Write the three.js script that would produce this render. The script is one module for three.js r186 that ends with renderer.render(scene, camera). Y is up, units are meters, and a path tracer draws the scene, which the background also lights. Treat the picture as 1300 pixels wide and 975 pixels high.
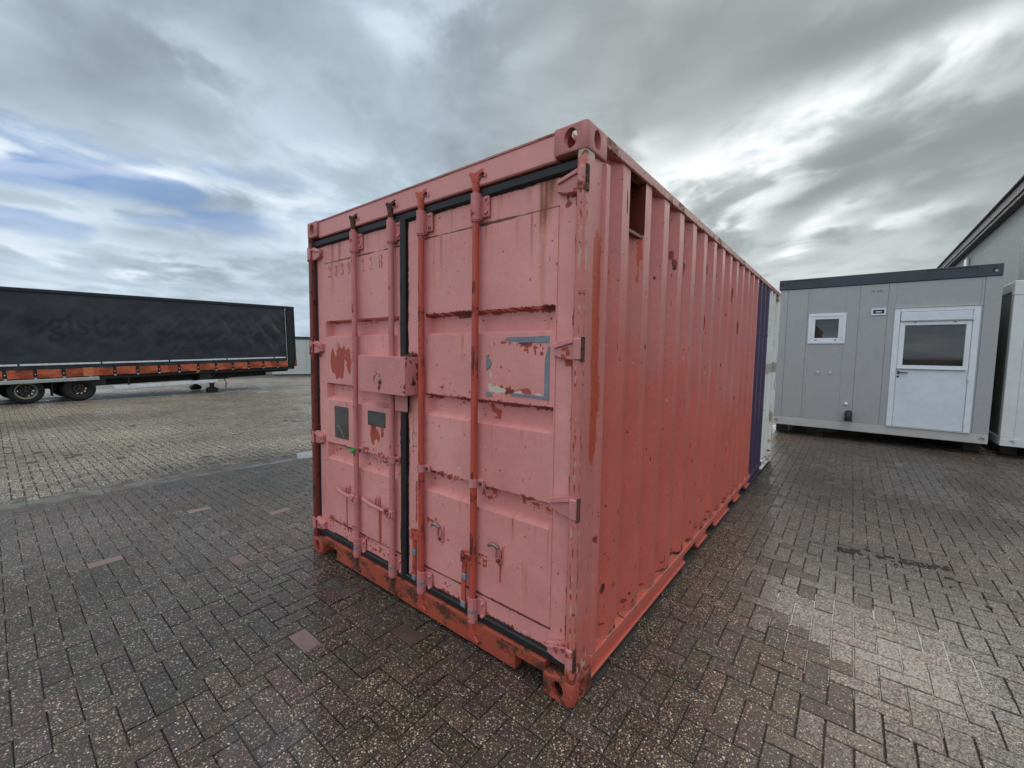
import * as THREE from 'three';
import { mergeGeometries, toCreasedNormals } from 'three/addons/utils/BufferGeometryUtils.js';
import { Brush, Evaluator, SUBTRACTION } from 'three-bvh-csg';

const scene = new THREE.Scene();
const renderer = new THREE.WebGLRenderer({ antialias: true });
renderer.toneMapping = THREE.LinearToneMapping;
renderer.toneMappingExposure = 2.1;
renderer.shadowMap.enabled = true;

// ------------------------------------------------------------ camera (solved from the container's eight known corners)
const camera = new THREE.PerspectiveCamera(84.74, 4 / 3, 0.05, 900);
camera.position.set(0.8987, 1.6203, 1.5877);
camera.rotation.set(-0.07316, 0.67728, 0.0153, 'YXZ');
scene.add(camera);

// ------------------------------------------------------------ small maths
const { clamp, smoothstep, lerp } = THREE.MathUtils;
const rad = (d) => (d * Math.PI) / 180;
function rng(seed) {
  let s = seed | 0;
  return () => { s = (s + 0x6d2b79f5) | 0; let t = Math.imul(s ^ (s >>> 15), 1 | s); t = (t + Math.imul(t ^ (t >>> 7), 61 | t)) ^ t; return ((t ^ (t >>> 14)) >>> 0) / 4294967296; };
}
function hash2(x, y) { let h = Math.imul(x, 374761393) + Math.imul(y, 668265263); h = Math.imul(h ^ (h >>> 13), 1274126177); return ((h ^ (h >>> 16)) >>> 0) / 4294967296; }
function noise(x, y) {
  const ix = Math.floor(x), iy = Math.floor(y), fx = x - ix, fy = y - iy;
  const u = fx * fx * fx * (fx * (fx * 6 - 15) + 10), v = fy * fy * fy * (fy * (fy * 6 - 15) + 10);
  const a = hash2(ix, iy), b = hash2(ix + 1, iy), c = hash2(ix, iy + 1), d = hash2(ix + 1, iy + 1);
  return a + (b - a) * u + (c - a) * v + (a - b - c + d) * u * v;
}
function fbm(x, y, n = 4, gain = 0.5) {
  let s = 0, a = 1, t = 0;
  for (let i = 0; i < n; i++) { s += a * noise(x, y); t += a; a *= gain; const nx = x * 1.62 - y * 1.18 + 17.3; y = x * 1.18 + y * 1.62 + 9.1; x = nx; }
  return s / t;
}
// the same noise from a table, for the large textures
const TN = 1024, TABLE = new Float32Array(TN * TN);
{ const oct = [[32, 1], [64, 0.5], [128, 0.26], [256, 0.14]]; for (const [n, a] of oct) for (let y = 0; y < TN; y++) for (let x = 0; x < TN; x++) { const u = (x / TN) * n, v = (y / TN) * n, ix = Math.floor(u), iy = Math.floor(v), fx = u - ix, fy = v - iy, p = fx * fx * (3 - 2 * fx), q = fy * fy * (3 - 2 * fy), jx = (ix + 1) % n, jy = (iy + 1) % n, o = n * 7; const A = hash2(ix + o, iy), B = hash2(jx + o, iy), C = hash2(ix + o, jy), D = hash2(jx + o, jy); TABLE[y * TN + x] += (a / 1.9) * (A + (B - A) * p + (C - A) * q + (A - B - C + D) * p * q); } }
function tabled(x, y) {
  const u = x * 32, v = y * 32, ix = Math.floor(u), iy = Math.floor(v), fx = u - ix, fy = v - iy, a = ((iy & 1023) << 10) | (ix & 1023), b = ((iy & 1023) << 10) | ((ix + 1) & 1023), c = (((iy + 1) & 1023) << 10) | (ix & 1023), d = (((iy + 1) & 1023) << 10) | ((ix + 1) & 1023);
  return TABLE[a] * (1 - fx) * (1 - fy) + TABLE[b] * fx * (1 - fy) + TABLE[c] * (1 - fx) * fy + TABLE[d] * fx * fy;
}
const lin = (c) => (c <= 0.04045 ? c / 12.92 : Math.pow((c + 0.055) / 1.055, 2.4));
const s8 = (r, g, b) => [lin(r / 255), lin(g / 255), lin(b / 255)];

// ------------------------------------------------------------ sky: broken stratocumulus, sun hidden behind it
const SUN_AZ = 3, SUN_EL = 22;
const dirOf = (az, el) => new THREE.Vector3(Math.sin(rad(az)) * Math.cos(rad(el)), Math.sin(rad(el)), -Math.cos(rad(az)) * Math.cos(rad(el)));
const sunDir = dirOf(SUN_AZ, SUN_EL);
function buildSky() {
  const W = 3584, H = 1792, data = new Float32Array(W * H * 4);
  // cloud features: [azimuth, elevation, half width, half height, tilt, amount]; light adds to brightness, blue opens the cloud
  const light = [
    [-10.5, 21.4, 6, 2.8, 14, 0.72], [-6.5, 23.6, 5.5, 1.9, 14, 0.62], [0.5, 24.6, 5.5, 1.5, 14, 0.66], [4.3, 25.6, 4, 1.2, 14, 0.66], [8, 26.4, 3, 1.1, 14, 0.5], [-13, 16.6, 3.2, 1.2, 10, 0.55],
    [-2.2, 13.4, 3.6, 1.1, 8, 0.62], [0.5, 15.4, 2.8, 0.8, 14, 0.5], [6, 14.2, 2.8, 0.9, 10, 0.42], [-18, 21, 5, 2.4, 14, 0.42], [-22.5, 24.5, 4, 1.8, 10, 0.30], [-28, 16, 11, 5, 6, 0.16], [-9, 20, 13, 6, 14, 0.22], [3, 23, 10, 4, 12, 0.16], [-36, 12, 12, 5, 0, 0.14], [-10, 10, 14, 3.0, 0, 0.16],
    [-87, 16.8, 4.0, 1.3, -4, 0.30], [-77.5, 17.0, 3.5, 0.9, -4, 0.30], [-76, 9.2, 5, 0.8, -3, 0.22], [-85, 13.0, 3.5, 0.8, -4, 0.16], [-88, 9.0, 4, 0.8, 0, 0.18], [-67, 18.3, 6, 2.4, -6, 0.18],
    [-72, 28.6, 5, 1.6, -12, 0.14], [-48, 36, 8, 2.2, -4, 0.18], [-59, 22, 8, 3, -6, 0.14], [-52, 14, 12, 5, 0, 0.14], [-84, 4, 14, 2, 0, 0.10],
  ];
  const dark = [
    [3.5, 18.8, 8, 1.7, 13, 0.22], [-4, 17.6, 6, 1.4, 12, 0.20], [11, 21.8, 7, 2.0, 12, 0.20], [-2, 28.6, 7, 1.6, 8, 0.14], [3, 29.8, 7, 2.0, 8, 0.16], [-16, 33, 9, 3, 0, 0.06], [-7, 29.6, 5, 1.4, 6, 0.10], [7, 16.8, 5, 0.8, 10, 0.14],
    [-73.5, 14.2, 4.5, 1.8, -3, 0.26], [-79.5, 14.2, 4, 1.0, -4, 0.22], [-77, 11.4, 4, 0.9, -3, 0.16], [-78, 25.2, 7, 2.2, -10, 0.14], [-85, 24, 6, 1.8, -8, 0.12], [-76, 27.6, 4, 1.0, -12, 0.10], [-60, 27, 8, 2, -8, 0.06],
  ];
  const blue = [[-86.5, 19.6, 5.0, 0.9, -8, 1.0], [-83, 18.2, 2.5, 0.6, -10, 0.9], [-77, 18.3, 4, 0.4, -4, 0.8], [-10, 22.4, 1.9, 0.6, 14, 1.2], [-5.6, 24.0, 0.8, 0.35, 24, 1.1], [-72, 14.5, 5, 1.5, -4, 0.4], [-82, 15, 4, 1.2, -4, 0.5], [-62, 15.5, 3, 0.5, -6, 0.3]];
  const prep = (list) => list.map(([a, e, w, h, t, k]) => { const r = rad(t); return [a, e, 1 / w, 1 / h, Math.cos(r), Math.sin(r), k]; });
  const L = prep(light), D = prep(dark), B = prep(blue);
  const sum = (list, az, el) => {
    let s = 0;
    for (const f of list) {
      let da = az - f[0]; if (da > 180) da -= 360; else if (da < -180) da += 360;
      da *= Math.cos(rad(el)); const de = el - f[1];
      const x = (da * f[4] + de * f[5]) * f[2], y = (-da * f[5] + de * f[4]) * f[3], q = x * x + y * y;
      if (q < 9) s += f[6] * Math.exp(-q);
    }
    return s;
  };
  const axis = rad(-34), ca = Math.cos(axis), sa = Math.sin(axis);  // the cloud streets run this way
  const cool = s8(172, 188, 202), warm = s8(184, 191, 192), sky = s8(92, 128, 178);
  const half = H / 2;
  for (let row = half; row < H; row++) {
    const up = ((row + 0.5) / H - 0.5) * Math.PI, y = Math.sin(up), el = (up * 180) / Math.PI, k = 1 / (y + 0.12);
    for (let col = 0; col < W; col++) {
      const r = ((col + 0.5) / W - 0.5) * 2 * Math.PI, x = Math.cos(r) * Math.cos(up), z = Math.sin(r) * Math.cos(up);
      const px = x * k, pz = z * k, along = px * sa - pz * ca, across = px * ca + pz * sa;
      const wx = fbm(px * 1.7 + 5, pz * 1.7 + 11, 3) - 0.5, wz = fbm(px * 1.7 + 51, pz * 1.7 + 71, 3) - 0.5;
      const big = fbm(along * 1.0 + wx * 0.5 + 3.1, across * 1.3 + wz * 0.5 + 8.2, 4), fine = fbm(along * 4.0 + wx * 1.2 + 40, across * 4.8 + wz * 1.2 + 20, 6, 0.53);
      const az0 = (Math.atan2(x, -z) * 180) / Math.PI;
      const az = az0 + wx * 7 + (fine - 0.5) * 9, elw = el + wz * 3.4 + (fine - 0.5) * 4.6;
      const c = x * sunDir.x + y * sunDir.y + z * sunDir.z;
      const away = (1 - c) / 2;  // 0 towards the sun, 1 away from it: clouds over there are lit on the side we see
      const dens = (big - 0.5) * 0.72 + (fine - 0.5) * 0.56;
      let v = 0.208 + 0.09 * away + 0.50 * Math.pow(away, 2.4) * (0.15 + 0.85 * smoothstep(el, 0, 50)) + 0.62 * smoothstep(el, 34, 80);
      v *= 1 + dens * 1.12;
      v += 0.085 * (1 - smoothstep(el, 0, 20)) * (1 - away);
      const li = sum(L, az, elw), dk = sum(D, az, elw);
      const glow = li * (0.22 + 1.05 * smoothstep(fine, 0.30, 0.72)) * 0.55;
      v += 0.34 * (1 - Math.exp(-glow / 0.34)) - dk * (0.5 + fine) * 0.34;
      if (v < 0.20) v = 0.145 + 0.055 * Math.exp((v - 0.20) / 0.055);

      const t = smoothstep(away, 0.02, 0.2), gap = clamp(sum(B, az, elw) * smoothstep(fine, 0.36, 0.6) * 0.46 + 0.6 * smoothstep(big, 0.68, 0.80) * smoothstep(el, 4, 14) * smoothstep(away, 0.2, 0.4), 0, 0.9);
      const o = (row * W + col) * 4;
      for (let i = 0; i < 3; i++) {
        const tint = lerp(warm[i], cool[i], t) / (0.2126 * lerp(warm[0], cool[0], t) + 0.7152 * lerp(warm[1], cool[1], t) + 0.0722 * lerp(warm[2], cool[2], t));
        const cloud = v * lerp(tint, 1, smoothstep(v, 0.28, 0.52) * 0.7);
        data[o + i] = lerp(cloud, sky[i] * (0.52 + 0.3 * away), gap * lerp(0.6, 1, t));
      }
      data[o + 3] = 1;
    }
  }
  for (let row = 0; row < half; row++) for (let i = 0; i < W; i++) { const o = (row * W + i) * 4; data[o] = 0.07; data[o + 1] = 0.07; data[o + 2] = 0.07; data[o + 3] = 1; }
  const t = new THREE.DataTexture(data, W, H, THREE.RGBAFormat, THREE.FloatType);
  t.mapping = THREE.EquirectangularReflectionMapping; t.magFilter = THREE.LinearFilter; t.minFilter = THREE.LinearFilter; t.needsUpdate = true;
  return t;
}
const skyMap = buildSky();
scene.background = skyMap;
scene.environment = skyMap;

const sun = new THREE.DirectionalLight(new THREE.Color(1, 0.965, 0.90), 0.5);
sun.name = 'sun';
sun.position.copy(sunDir).multiplyScalar(60);
sun.target.position.set(-3, 0, -4);
sun.position.add(sun.target.position);
sun.castShadow = true;
sun.shadow.radius = 60;
sun.shadow.mapSize.set(2048, 2048);
Object.assign(sun.shadow.camera, { left: -40, right: 40, top: 40, bottom: -40, near: 1, far: 160 });
scene.add(sun, sun.target);

// ------------------------------------------------------------ helpers
const taken = new Map();
function numbered(name) { const n = taken.get(name) ?? 0; taken.set(name, n + 1); return n ? name + '_' + String(n).padStart(3, '0') : name; }
function tag(o, label, category, group) { o.userData.label = label; o.userData.category = category; if (group) o.userData.group = group; return o; }
function mesh(name, geometry, material, parent) {
  const m = new THREE.Mesh(geometry, material);
  m.name = parent === scene ? numbered(name) : name; m.castShadow = true; m.receiveShadow = true; parent.add(m);
  return m;
}
function thing(name, label, category, group) { const o = new THREE.Group(); o.name = numbered(name); scene.add(o); return tag(o, label, category, group); }
const structure = (o) => { o.userData.kind = 'structure'; return o; };

function fromTris(pos, normals) {
  const g = new THREE.BufferGeometry();
  g.setAttribute('position', new THREE.Float32BufferAttribute(pos, 3));
  if (normals) g.setAttribute('normal', new THREE.Float32BufferAttribute(normals, 3)); else g.computeVertexNormals();
  return g;
}
// uv in metres from the face's main direction
function boxUV(g, s = 1, ox = 0, oy = 0) {
  const p = g.attributes.position, n = g.attributes.normal, uv = new Float32Array(p.count * 2);
  for (let i = 0; i < p.count; i++) {
    const ax = Math.abs(n.getX(i)), ay = Math.abs(n.getY(i)), az = Math.abs(n.getZ(i));
    let u, v;
    if (ax >= ay && ax >= az) { u = p.getZ(i); v = p.getY(i); } else if (ay >= az) { u = p.getX(i); v = p.getZ(i); } else { u = p.getX(i); v = p.getY(i); }
    uv[i * 2] = u * s + ox; uv[i * 2 + 1] = v * s + oy;
  }
  g.setAttribute('uv', new THREE.BufferAttribute(uv, 2));
  return g;
}
function mapUV(g, f) {
  const p = g.attributes.position, uv = new Float32Array(p.count * 2);
  for (let i = 0; i < p.count; i++) { const [u, v] = f(p.getX(i), p.getY(i), p.getZ(i)); uv[i * 2] = u; uv[i * 2 + 1] = v; }
  g.setAttribute('uv', new THREE.BufferAttribute(uv, 2));
  return g;
}
// a box between two corners with chamfered edges
function bx(x0, x1, y0, y1, z0, z1, c = 0.004) {
  const lo = [Math.min(x0, x1), Math.min(y0, y1), Math.min(z0, z1)], hi = [Math.max(x0, x1), Math.max(y0, y1), Math.max(z0, z1)];
  c = Math.min(c, ...[0, 1, 2].map((k) => (hi[k] - lo[k]) * 0.45));
  const pos = [], mid = [0, 1, 2].map((k) => (lo[k] + hi[k]) / 2);
  const pt = (s, k) => [0, 1, 2].map((i) => (s[i] > 0 ? hi[i] : lo[i]) - (i === k ? 0 : s[i] * c));  // corner point that lies on the face across axis k
  const tri = (a, b, d) => {
    const ux = b[0] - a[0], uy = b[1] - a[1], uz = b[2] - a[2], vx = d[0] - a[0], vy = d[1] - a[1], vz = d[2] - a[2];
    const out = (uy * vz - uz * vy) * (a[0] + b[0] + d[0] - 3 * mid[0]) + (uz * vx - ux * vz) * (a[1] + b[1] + d[1] - 3 * mid[1]) + (ux * vy - uy * vx) * (a[2] + b[2] + d[2] - 3 * mid[2]);
    if (out > 0) pos.push(...a, ...b, ...d); else pos.push(...a, ...d, ...b);
  };
  const quad = (a, b, d, e) => { tri(a, b, d); tri(a, d, e); };
  for (let k = 0; k < 3; k++) {
    const i = (k + 1) % 3, j = (k + 2) % 3;
    for (const s of [-1, 1]) {
      const m = (a, b) => { const v = [0, 0, 0]; v[k] = s; v[i] = a; v[j] = b; return v; };
      quad(pt(m(-1, -1), k), pt(m(1, -1), k), pt(m(1, 1), k), pt(m(-1, 1), k));
    }
    if (c > 0) for (const a of [-1, 1]) for (const b of [-1, 1]) {
      const m = (t) => { const v = [0, 0, 0]; v[k] = t; v[i] = a; v[j] = b; return v; };
      quad(pt(m(-1), i), pt(m(1), i), pt(m(1), j), pt(m(-1), j));
    }
  }
  if (c > 0) for (const a of [-1, 1]) for (const b of [-1, 1]) for (const d of [-1, 1]) { const s = [a, b, d]; tri(pt(s, 0), pt(s, 1), pt(s, 2)); }
  return boxUV(fromTris(pos));
}
const plain = (g) => { const h = g.index ? g.toNonIndexed() : g; for (const k of Object.keys(h.attributes)) if (!['position', 'normal', 'uv'].includes(k)) h.deleteAttribute(k); h.groups = []; return h; };
const join = (...list) => mergeGeometries(list.flat().map((g) => { const h = plain(g); if (!h.attributes.uv) boxUV(h); return h; }));
function cyl(a, b, r0, r1 = r0, n = 16, caps = true) {
  const A = new THREE.Vector3(...a), B = new THREE.Vector3(...b), h = A.distanceTo(B);
  const g = new THREE.CylinderGeometry(r1, r0, h, n, 1, !caps);
  g.applyQuaternion(new THREE.Quaternion().setFromUnitVectors(new THREE.Vector3(0, 1, 0), B.clone().sub(A).normalize()));
  g.translate((A.x + B.x) / 2, (A.y + B.y) / 2, (A.z + B.z) / 2);
  return boxUV(plain(g));
}
function tube(points, r, n = 40, m = 8) { return boxUV(plain(new THREE.TubeGeometry(new THREE.CatmullRomCurve3(points.map((p) => new THREE.Vector3(...p)), false, 'catmullrom', 0.3), n, r, m))); }
// a flat outline (2-D points) pushed out along z
function slab(pts, depth, bevel = 0.002) {
  const s = new THREE.Shape(pts.map(([x, y]) => new THREE.Vector2(x, y)));
  return boxUV(plain(new THREE.ExtrudeGeometry(s, { depth, bevelEnabled: bevel > 0, bevelSize: bevel, bevelThickness: bevel, bevelSegments: 1, curveSegments: 8 })));
}
const csg = new Evaluator();
csg.attributes = ['position', 'normal', 'uv'];
function cut(g, ...tools) {
  let a = new Brush(g); a.updateMatrixWorld();
  for (const t of tools) { const b = new Brush(t); b.updateMatrixWorld(); a = csg.evaluate(a, b, SUBTRACTION); }
  const out = plain(a.geometry); out.clearGroups(); return boxUV(out);
}
// textures computed pixel by pixel: f(u, v, x, y) returns [r, g, b in 0..255 sRGB, roughness 0..1, height 0..1]
function makeTex(W, H, f, repeat = true) {
  const c = new Uint8Array(W * H * 4), d = new Uint8Array(W * H * 4);
  for (let y = 0; y < H; y++) for (let x = 0; x < W; x++) {
    const r = f((x + 0.5) / W, (y + 0.5) / H, x, y), o = (y * W + x) * 4;
    for (let i = 0; i < 3; i++) c[o + i] = clamp(r[i], 0, 255);
    c[o + 3] = 255; d[o] = clamp(r[4] ?? 0.5, 0, 1) * 255; d[o + 1] = clamp(r[3], 0, 1) * 255; d[o + 2] = 0; d[o + 3] = 255;
  }
  const mk = (a, srgb) => { const t = new THREE.DataTexture(a, W, H, THREE.RGBAFormat); t.wrapS = t.wrapT = repeat ? THREE.RepeatWrapping : THREE.ClampToEdgeWrapping; t.magFilter = THREE.LinearFilter; t.minFilter = THREE.LinearMipmapLinearFilter; t.generateMipmaps = true; if (srgb) t.colorSpace = THREE.SRGBColorSpace; t.needsUpdate = true; return t; };
  return { color: mk(c, true), data: mk(d, false) };
}
function matOf(tex, bump, extra = {}) { return new THREE.MeshStandardMaterial({ map: tex.color, roughnessMap: tex.data, bumpMap: bump ? tex.data : null, bumpScale: bump, roughness: 1, metalness: 0, ...extra }); }
const mix3 = (a, b, t) => [a[0] + (b[0] - a[0]) * t, a[1] + (b[1] - a[1]) * t, a[2] + (b[2] - a[2]) * t];
// tileable noise: n cells over the tile
function tnoise(u, v, n, seed) {
  const x = u * n, y = v * n, ix = Math.floor(x), iy = Math.floor(y), fx = x - ix, fy = y - iy, a = fx * fx * (3 - 2 * fx), b = fy * fy * (3 - 2 * fy);
  const h = (i, j) => hash2((((i % n) + n) % n) + seed * 131, (((j % n) + n) % n) + seed * 71);
  return lerp(lerp(h(ix, iy), h(ix + 1, iy), a), lerp(h(ix, iy + 1), h(ix + 1, iy + 1), a), b);
}
function tfbm(u, v, n, oct, seed) { let s = 0, a = 1, t = 0; for (let i = 0; i < oct; i++) { s += a * tnoise(u, v, n, seed + i); t += a; a *= 0.55; n *= 2; } return s / t; }
// plain material with a fine mottle; the mottles themselves are shared and neutral, the colour is the material's
const mottles = new Map();
function mottled(rgb, rough, { amount = 0.10, cells = 12, bump = 0.0006, dirt = null, dirtAmount = 0, seed = 1, size, ...extra } = {}) {
  const key = [amount < 0.07 ? 0.04 : amount < 0.17 ? 0.12 : 0.22, cells > 18 ? 30 : 12, dirt ? (dirtAmount > 0.22 ? 2 : 1) : 0].join();
  if (!mottles.has(key)) {
    const [a, n, d] = key.split(',').map(Number), sd = mottles.size * 17 + 3;
    mottles.set(key, makeTex(512, 512, (u, v) => {
      const f = tfbm(u, v, n, 4, sd), m = tfbm(u, v, 3, 5, sd + 9);
      let c = 205 * (1 + (f - 0.5) * a * 1.6 + (m - 0.5) * a * 1.2), cc = [c, c, c];
      if (d) cc = mix3(cc, [c * 0.66, c * 0.61, c * 0.55], smoothstep(m, d > 1 ? 0.48 : 0.56, d > 1 ? 0.64 : 0.70) * (0.4 + 0.6 * f));
      return [...cc, 0.75 + (f - 0.5) * 0.3, f];
    }));
  }
  const k = 1 / lin(205 / 255), c = s8(...rgb).map((v) => v * k);
  const m = matOf(mottles.get(key), bump, extra); m.roughness = Math.min(1.3, rough / 0.75); m.color.setRGB(...c);
  return m;
}

// ------------------------------------------------------------ ground: the yard falls gently away to the west
const groundY = (x) => (x > -3 ? 0 : -0.42 * (1 - Math.exp((x + 3) / 13.5)));
const GUTTER = -5.95;
const pavement = structure(new THREE.Group()); pavement.name = numbered('pavement'); scene.add(pavement); tag(pavement, 'wet brown and grey concrete setts laid in herringbone across the yard', 'paving');
{
  // bedding sand under the setts, out to the horizon
  const sandTex = makeTex(512, 512, (u, v) => { const n = tfbm(u, v, 24, 4, 3), m = tfbm(u, v, 4, 4, 8); const c = 48 + n * 26 + m * 18; return [c * 1.02, c * 0.97, c * 0.89, 0.72 + n * 0.25, n]; });
  const xs = []; for (let x = -420; x < -40; x += 40) xs.push(x); for (let x = -40; x < 0; x += 1) xs.push(x); xs.push(0, 12, 40, 120, 420);
  const pos = [];
  for (let i = 0; i + 1 < xs.length; i++) {
    const a = xs[i], b = xs[i + 1], ya = groundY(a) - 0.0125, yb = groundY(b) - 0.0125;
    pos.push(a, ya, 60, b, yb, 60, b, yb, -420, a, ya, 60, b, yb, -420, a, ya, -420);
  }
  const base = mesh('bedding_sand', boxUV(fromTris(pos)), matOf(sandTex, 0.003), pavement);
  base.userData.kind = 'structure';
}
// exposed-aggregate setts: stones in a dark matrix
function aggregate(W, seed, film, tones, matrix, count) {
  const hgt = new Float32Array(W * W), col = new Float32Array(W * W * 3), R = rng(seed);
  for (let i = 0; i < W * W; i++) { const u = (i % W) / W, v = Math.floor(i / W) / W, n = tnoise(u, v, 256, 5), m = tfbm(u, v, 8, 4, 12); hgt[i] = n * 0.14; for (let k = 0; k < 3; k++) col[i * 3 + k] = matrix[k] * (0.7 + n * 0.4 + m * 0.35); }
  for (let s = 0; s < count; s++) {
    const cx = R() * W, cy = R() * W, big = R(), r = (1.3 + 3.4 * big * big) * (W / 1024), e = 0.65 + R() * 0.35, a = R() * Math.PI, t = tones[Math.floor(Math.pow(R(), 1.25) * tones.length)], g = 0.75 + R() * 0.5, top = 0.45 + R() * 0.5;
    const c = Math.cos(a), sn = Math.sin(a), q = Math.ceil(r);
    for (let dy = -q; dy <= q; dy++) for (let dx = -q; dx <= q; dx++) {
      const x = (dx * c + dy * sn) / r, y = (-dx * sn + dy * c) / (r * e), d = x * x + y * y;
      if (d > 1) continue;
      const i = ((Math.floor(cy + dy) + W) % W) * W + ((Math.floor(cx + dx) + W) % W), h = top * Math.sqrt(1 - d * 0.8);
      if (h > hgt[i]) { hgt[i] = h; for (let k = 0; k < 3; k++) col[i * 3 + k] = t[k] * g; }
    }
  }
  return makeTex(W, W, (u, v, x, y) => {
    const i = y * W + x, h = hgt[i], wet = smoothstep(film - h, 0.0, 0.08);
    return [col[i * 3], col[i * 3 + 1], col[i * 3 + 2], lerp(0.50 - h * 0.14, 0.24, wet), Math.max(h, film)];
  });
}
const STONES = [[112, 98, 86], [124, 110, 96], [96, 88, 82], [140, 124, 104], [104, 84, 76], [132, 118, 110], [160, 146, 122], [80, 74, 70], [178, 166, 142], [214, 204, 184], [136, 104, 90], [240, 232, 216], [236, 226, 200]];
const MATRIX = [74, 67, 61];
const texDamp = aggregate(1024, 11, 0.0, STONES, MATRIX, 20000);
const texFilm = aggregate(1024, 12, 0.30, STONES, MATRIX, 26000);
const texFlood = aggregate(1024, 13, 0.44, STONES, MATRIX, 26000);
const texMoist = aggregate(1024, 14, 0.18, STONES, MATRIX, 26000);
const pinkTex = makeTex(256, 256, (u, v) => { const n = tfbm(u, v, 24, 4, 44), m = tfbm(u, v, 5, 4, 47); const k = 0.86 + n * 0.2 + m * 0.12; return [118 * k, 96 * k, 92 * k, 0.42 + n * 0.25, n]; });
const brownTex = makeTex(256, 256, (u, v) => { const n = tfbm(u, v, 24, 4, 64), m = tfbm(u, v, 5, 4, 67); const k = 0.8 + n * 0.25 + m * 0.2; return [78 * k, 62 * k, 56 * k, 0.35 + n * 0.25, n]; });
const SETT_BUMP = 0.0024;
const settMats = [matOf(texDamp, SETT_BUMP, { vertexColors: true }), matOf(texFilm, SETT_BUMP, { vertexColors: true }), matOf(texFlood, SETT_BUMP, { vertexColors: true }), matOf(pinkTex, 0.001, { vertexColors: true }), matOf(brownTex, 0.001, { vertexColors: true }), matOf(texMoist, SETT_BUMP, { vertexColors: true })];

// where water stands on the setts
const wetSpots = [[1.7, -0.45, 0.55, 0.30, 0.1], [1.25, -1.35, 0.35, 0.2, 0.5], [3.6, -3.6, 1.3, 1.5, 0], [4.6, -5.6, 1.0, 1.6, 0], [2.2, -5.2, 0.7, 0.35, 0.2], [-1.75, 0.55, 0.55, 0.26, 0.6], [-2.3, 0.95, 0.5, 0.3, 0.3], [-1.4, 1.5, 0.5, 0.2, 0.4], [-3.3, 0.6, 0.7, 0.25, 0.3], [-0.75, 0.95, 0.28, 0.3, 0.3], [-4.6, 1.1, 0.7, 0.3, 0.2], [-6.6, 1.4, 1.1, 0.5, 0.2], [-13.5, -4.8, 1.4, 0.25, 0.1], [-11.5, -1.4, 1.3, 0.3, 0.1]];
function wetness(x, z) {
  let s = 0;
  for (const [cx, cz, a, b, t] of wetSpots) { const dx = x - cx, dz = z - cz, c = Math.cos(t), n = Math.sin(t), q = ((dx * c + dz * n) / a) ** 2 + ((-dx * n + dz * c) / b) ** 2; if (q < 6) s = Math.max(s, Math.exp(-q)); }
  return s + (fbm(x * 0.7 + 30, z * 0.7 + 8, 4) - 0.5) * 1.1;
}
const heightAt = (x, z) => groundY(x) + (fbm(x * 0.55 + 4, z * 0.55 + 9, 3) - 0.5) * 0.010 - 0.012 * Math.exp(-(((x - GUTTER) / 0.5) ** 2));
const INSIDE = (x, z) => x > -2.42 && x < -0.02 && z < -0.3 && z > -6.05;
const pinkSpots = [[-3.55, -0.15], [-3.3, -0.5], [-2.95, -0.9], [-3.0, -0.62], [-4.2, 0.35], [-3.4, 1.05], [-1.42, 0.62], [1.67, -0.72], [-3.05, -1.6]];
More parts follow.
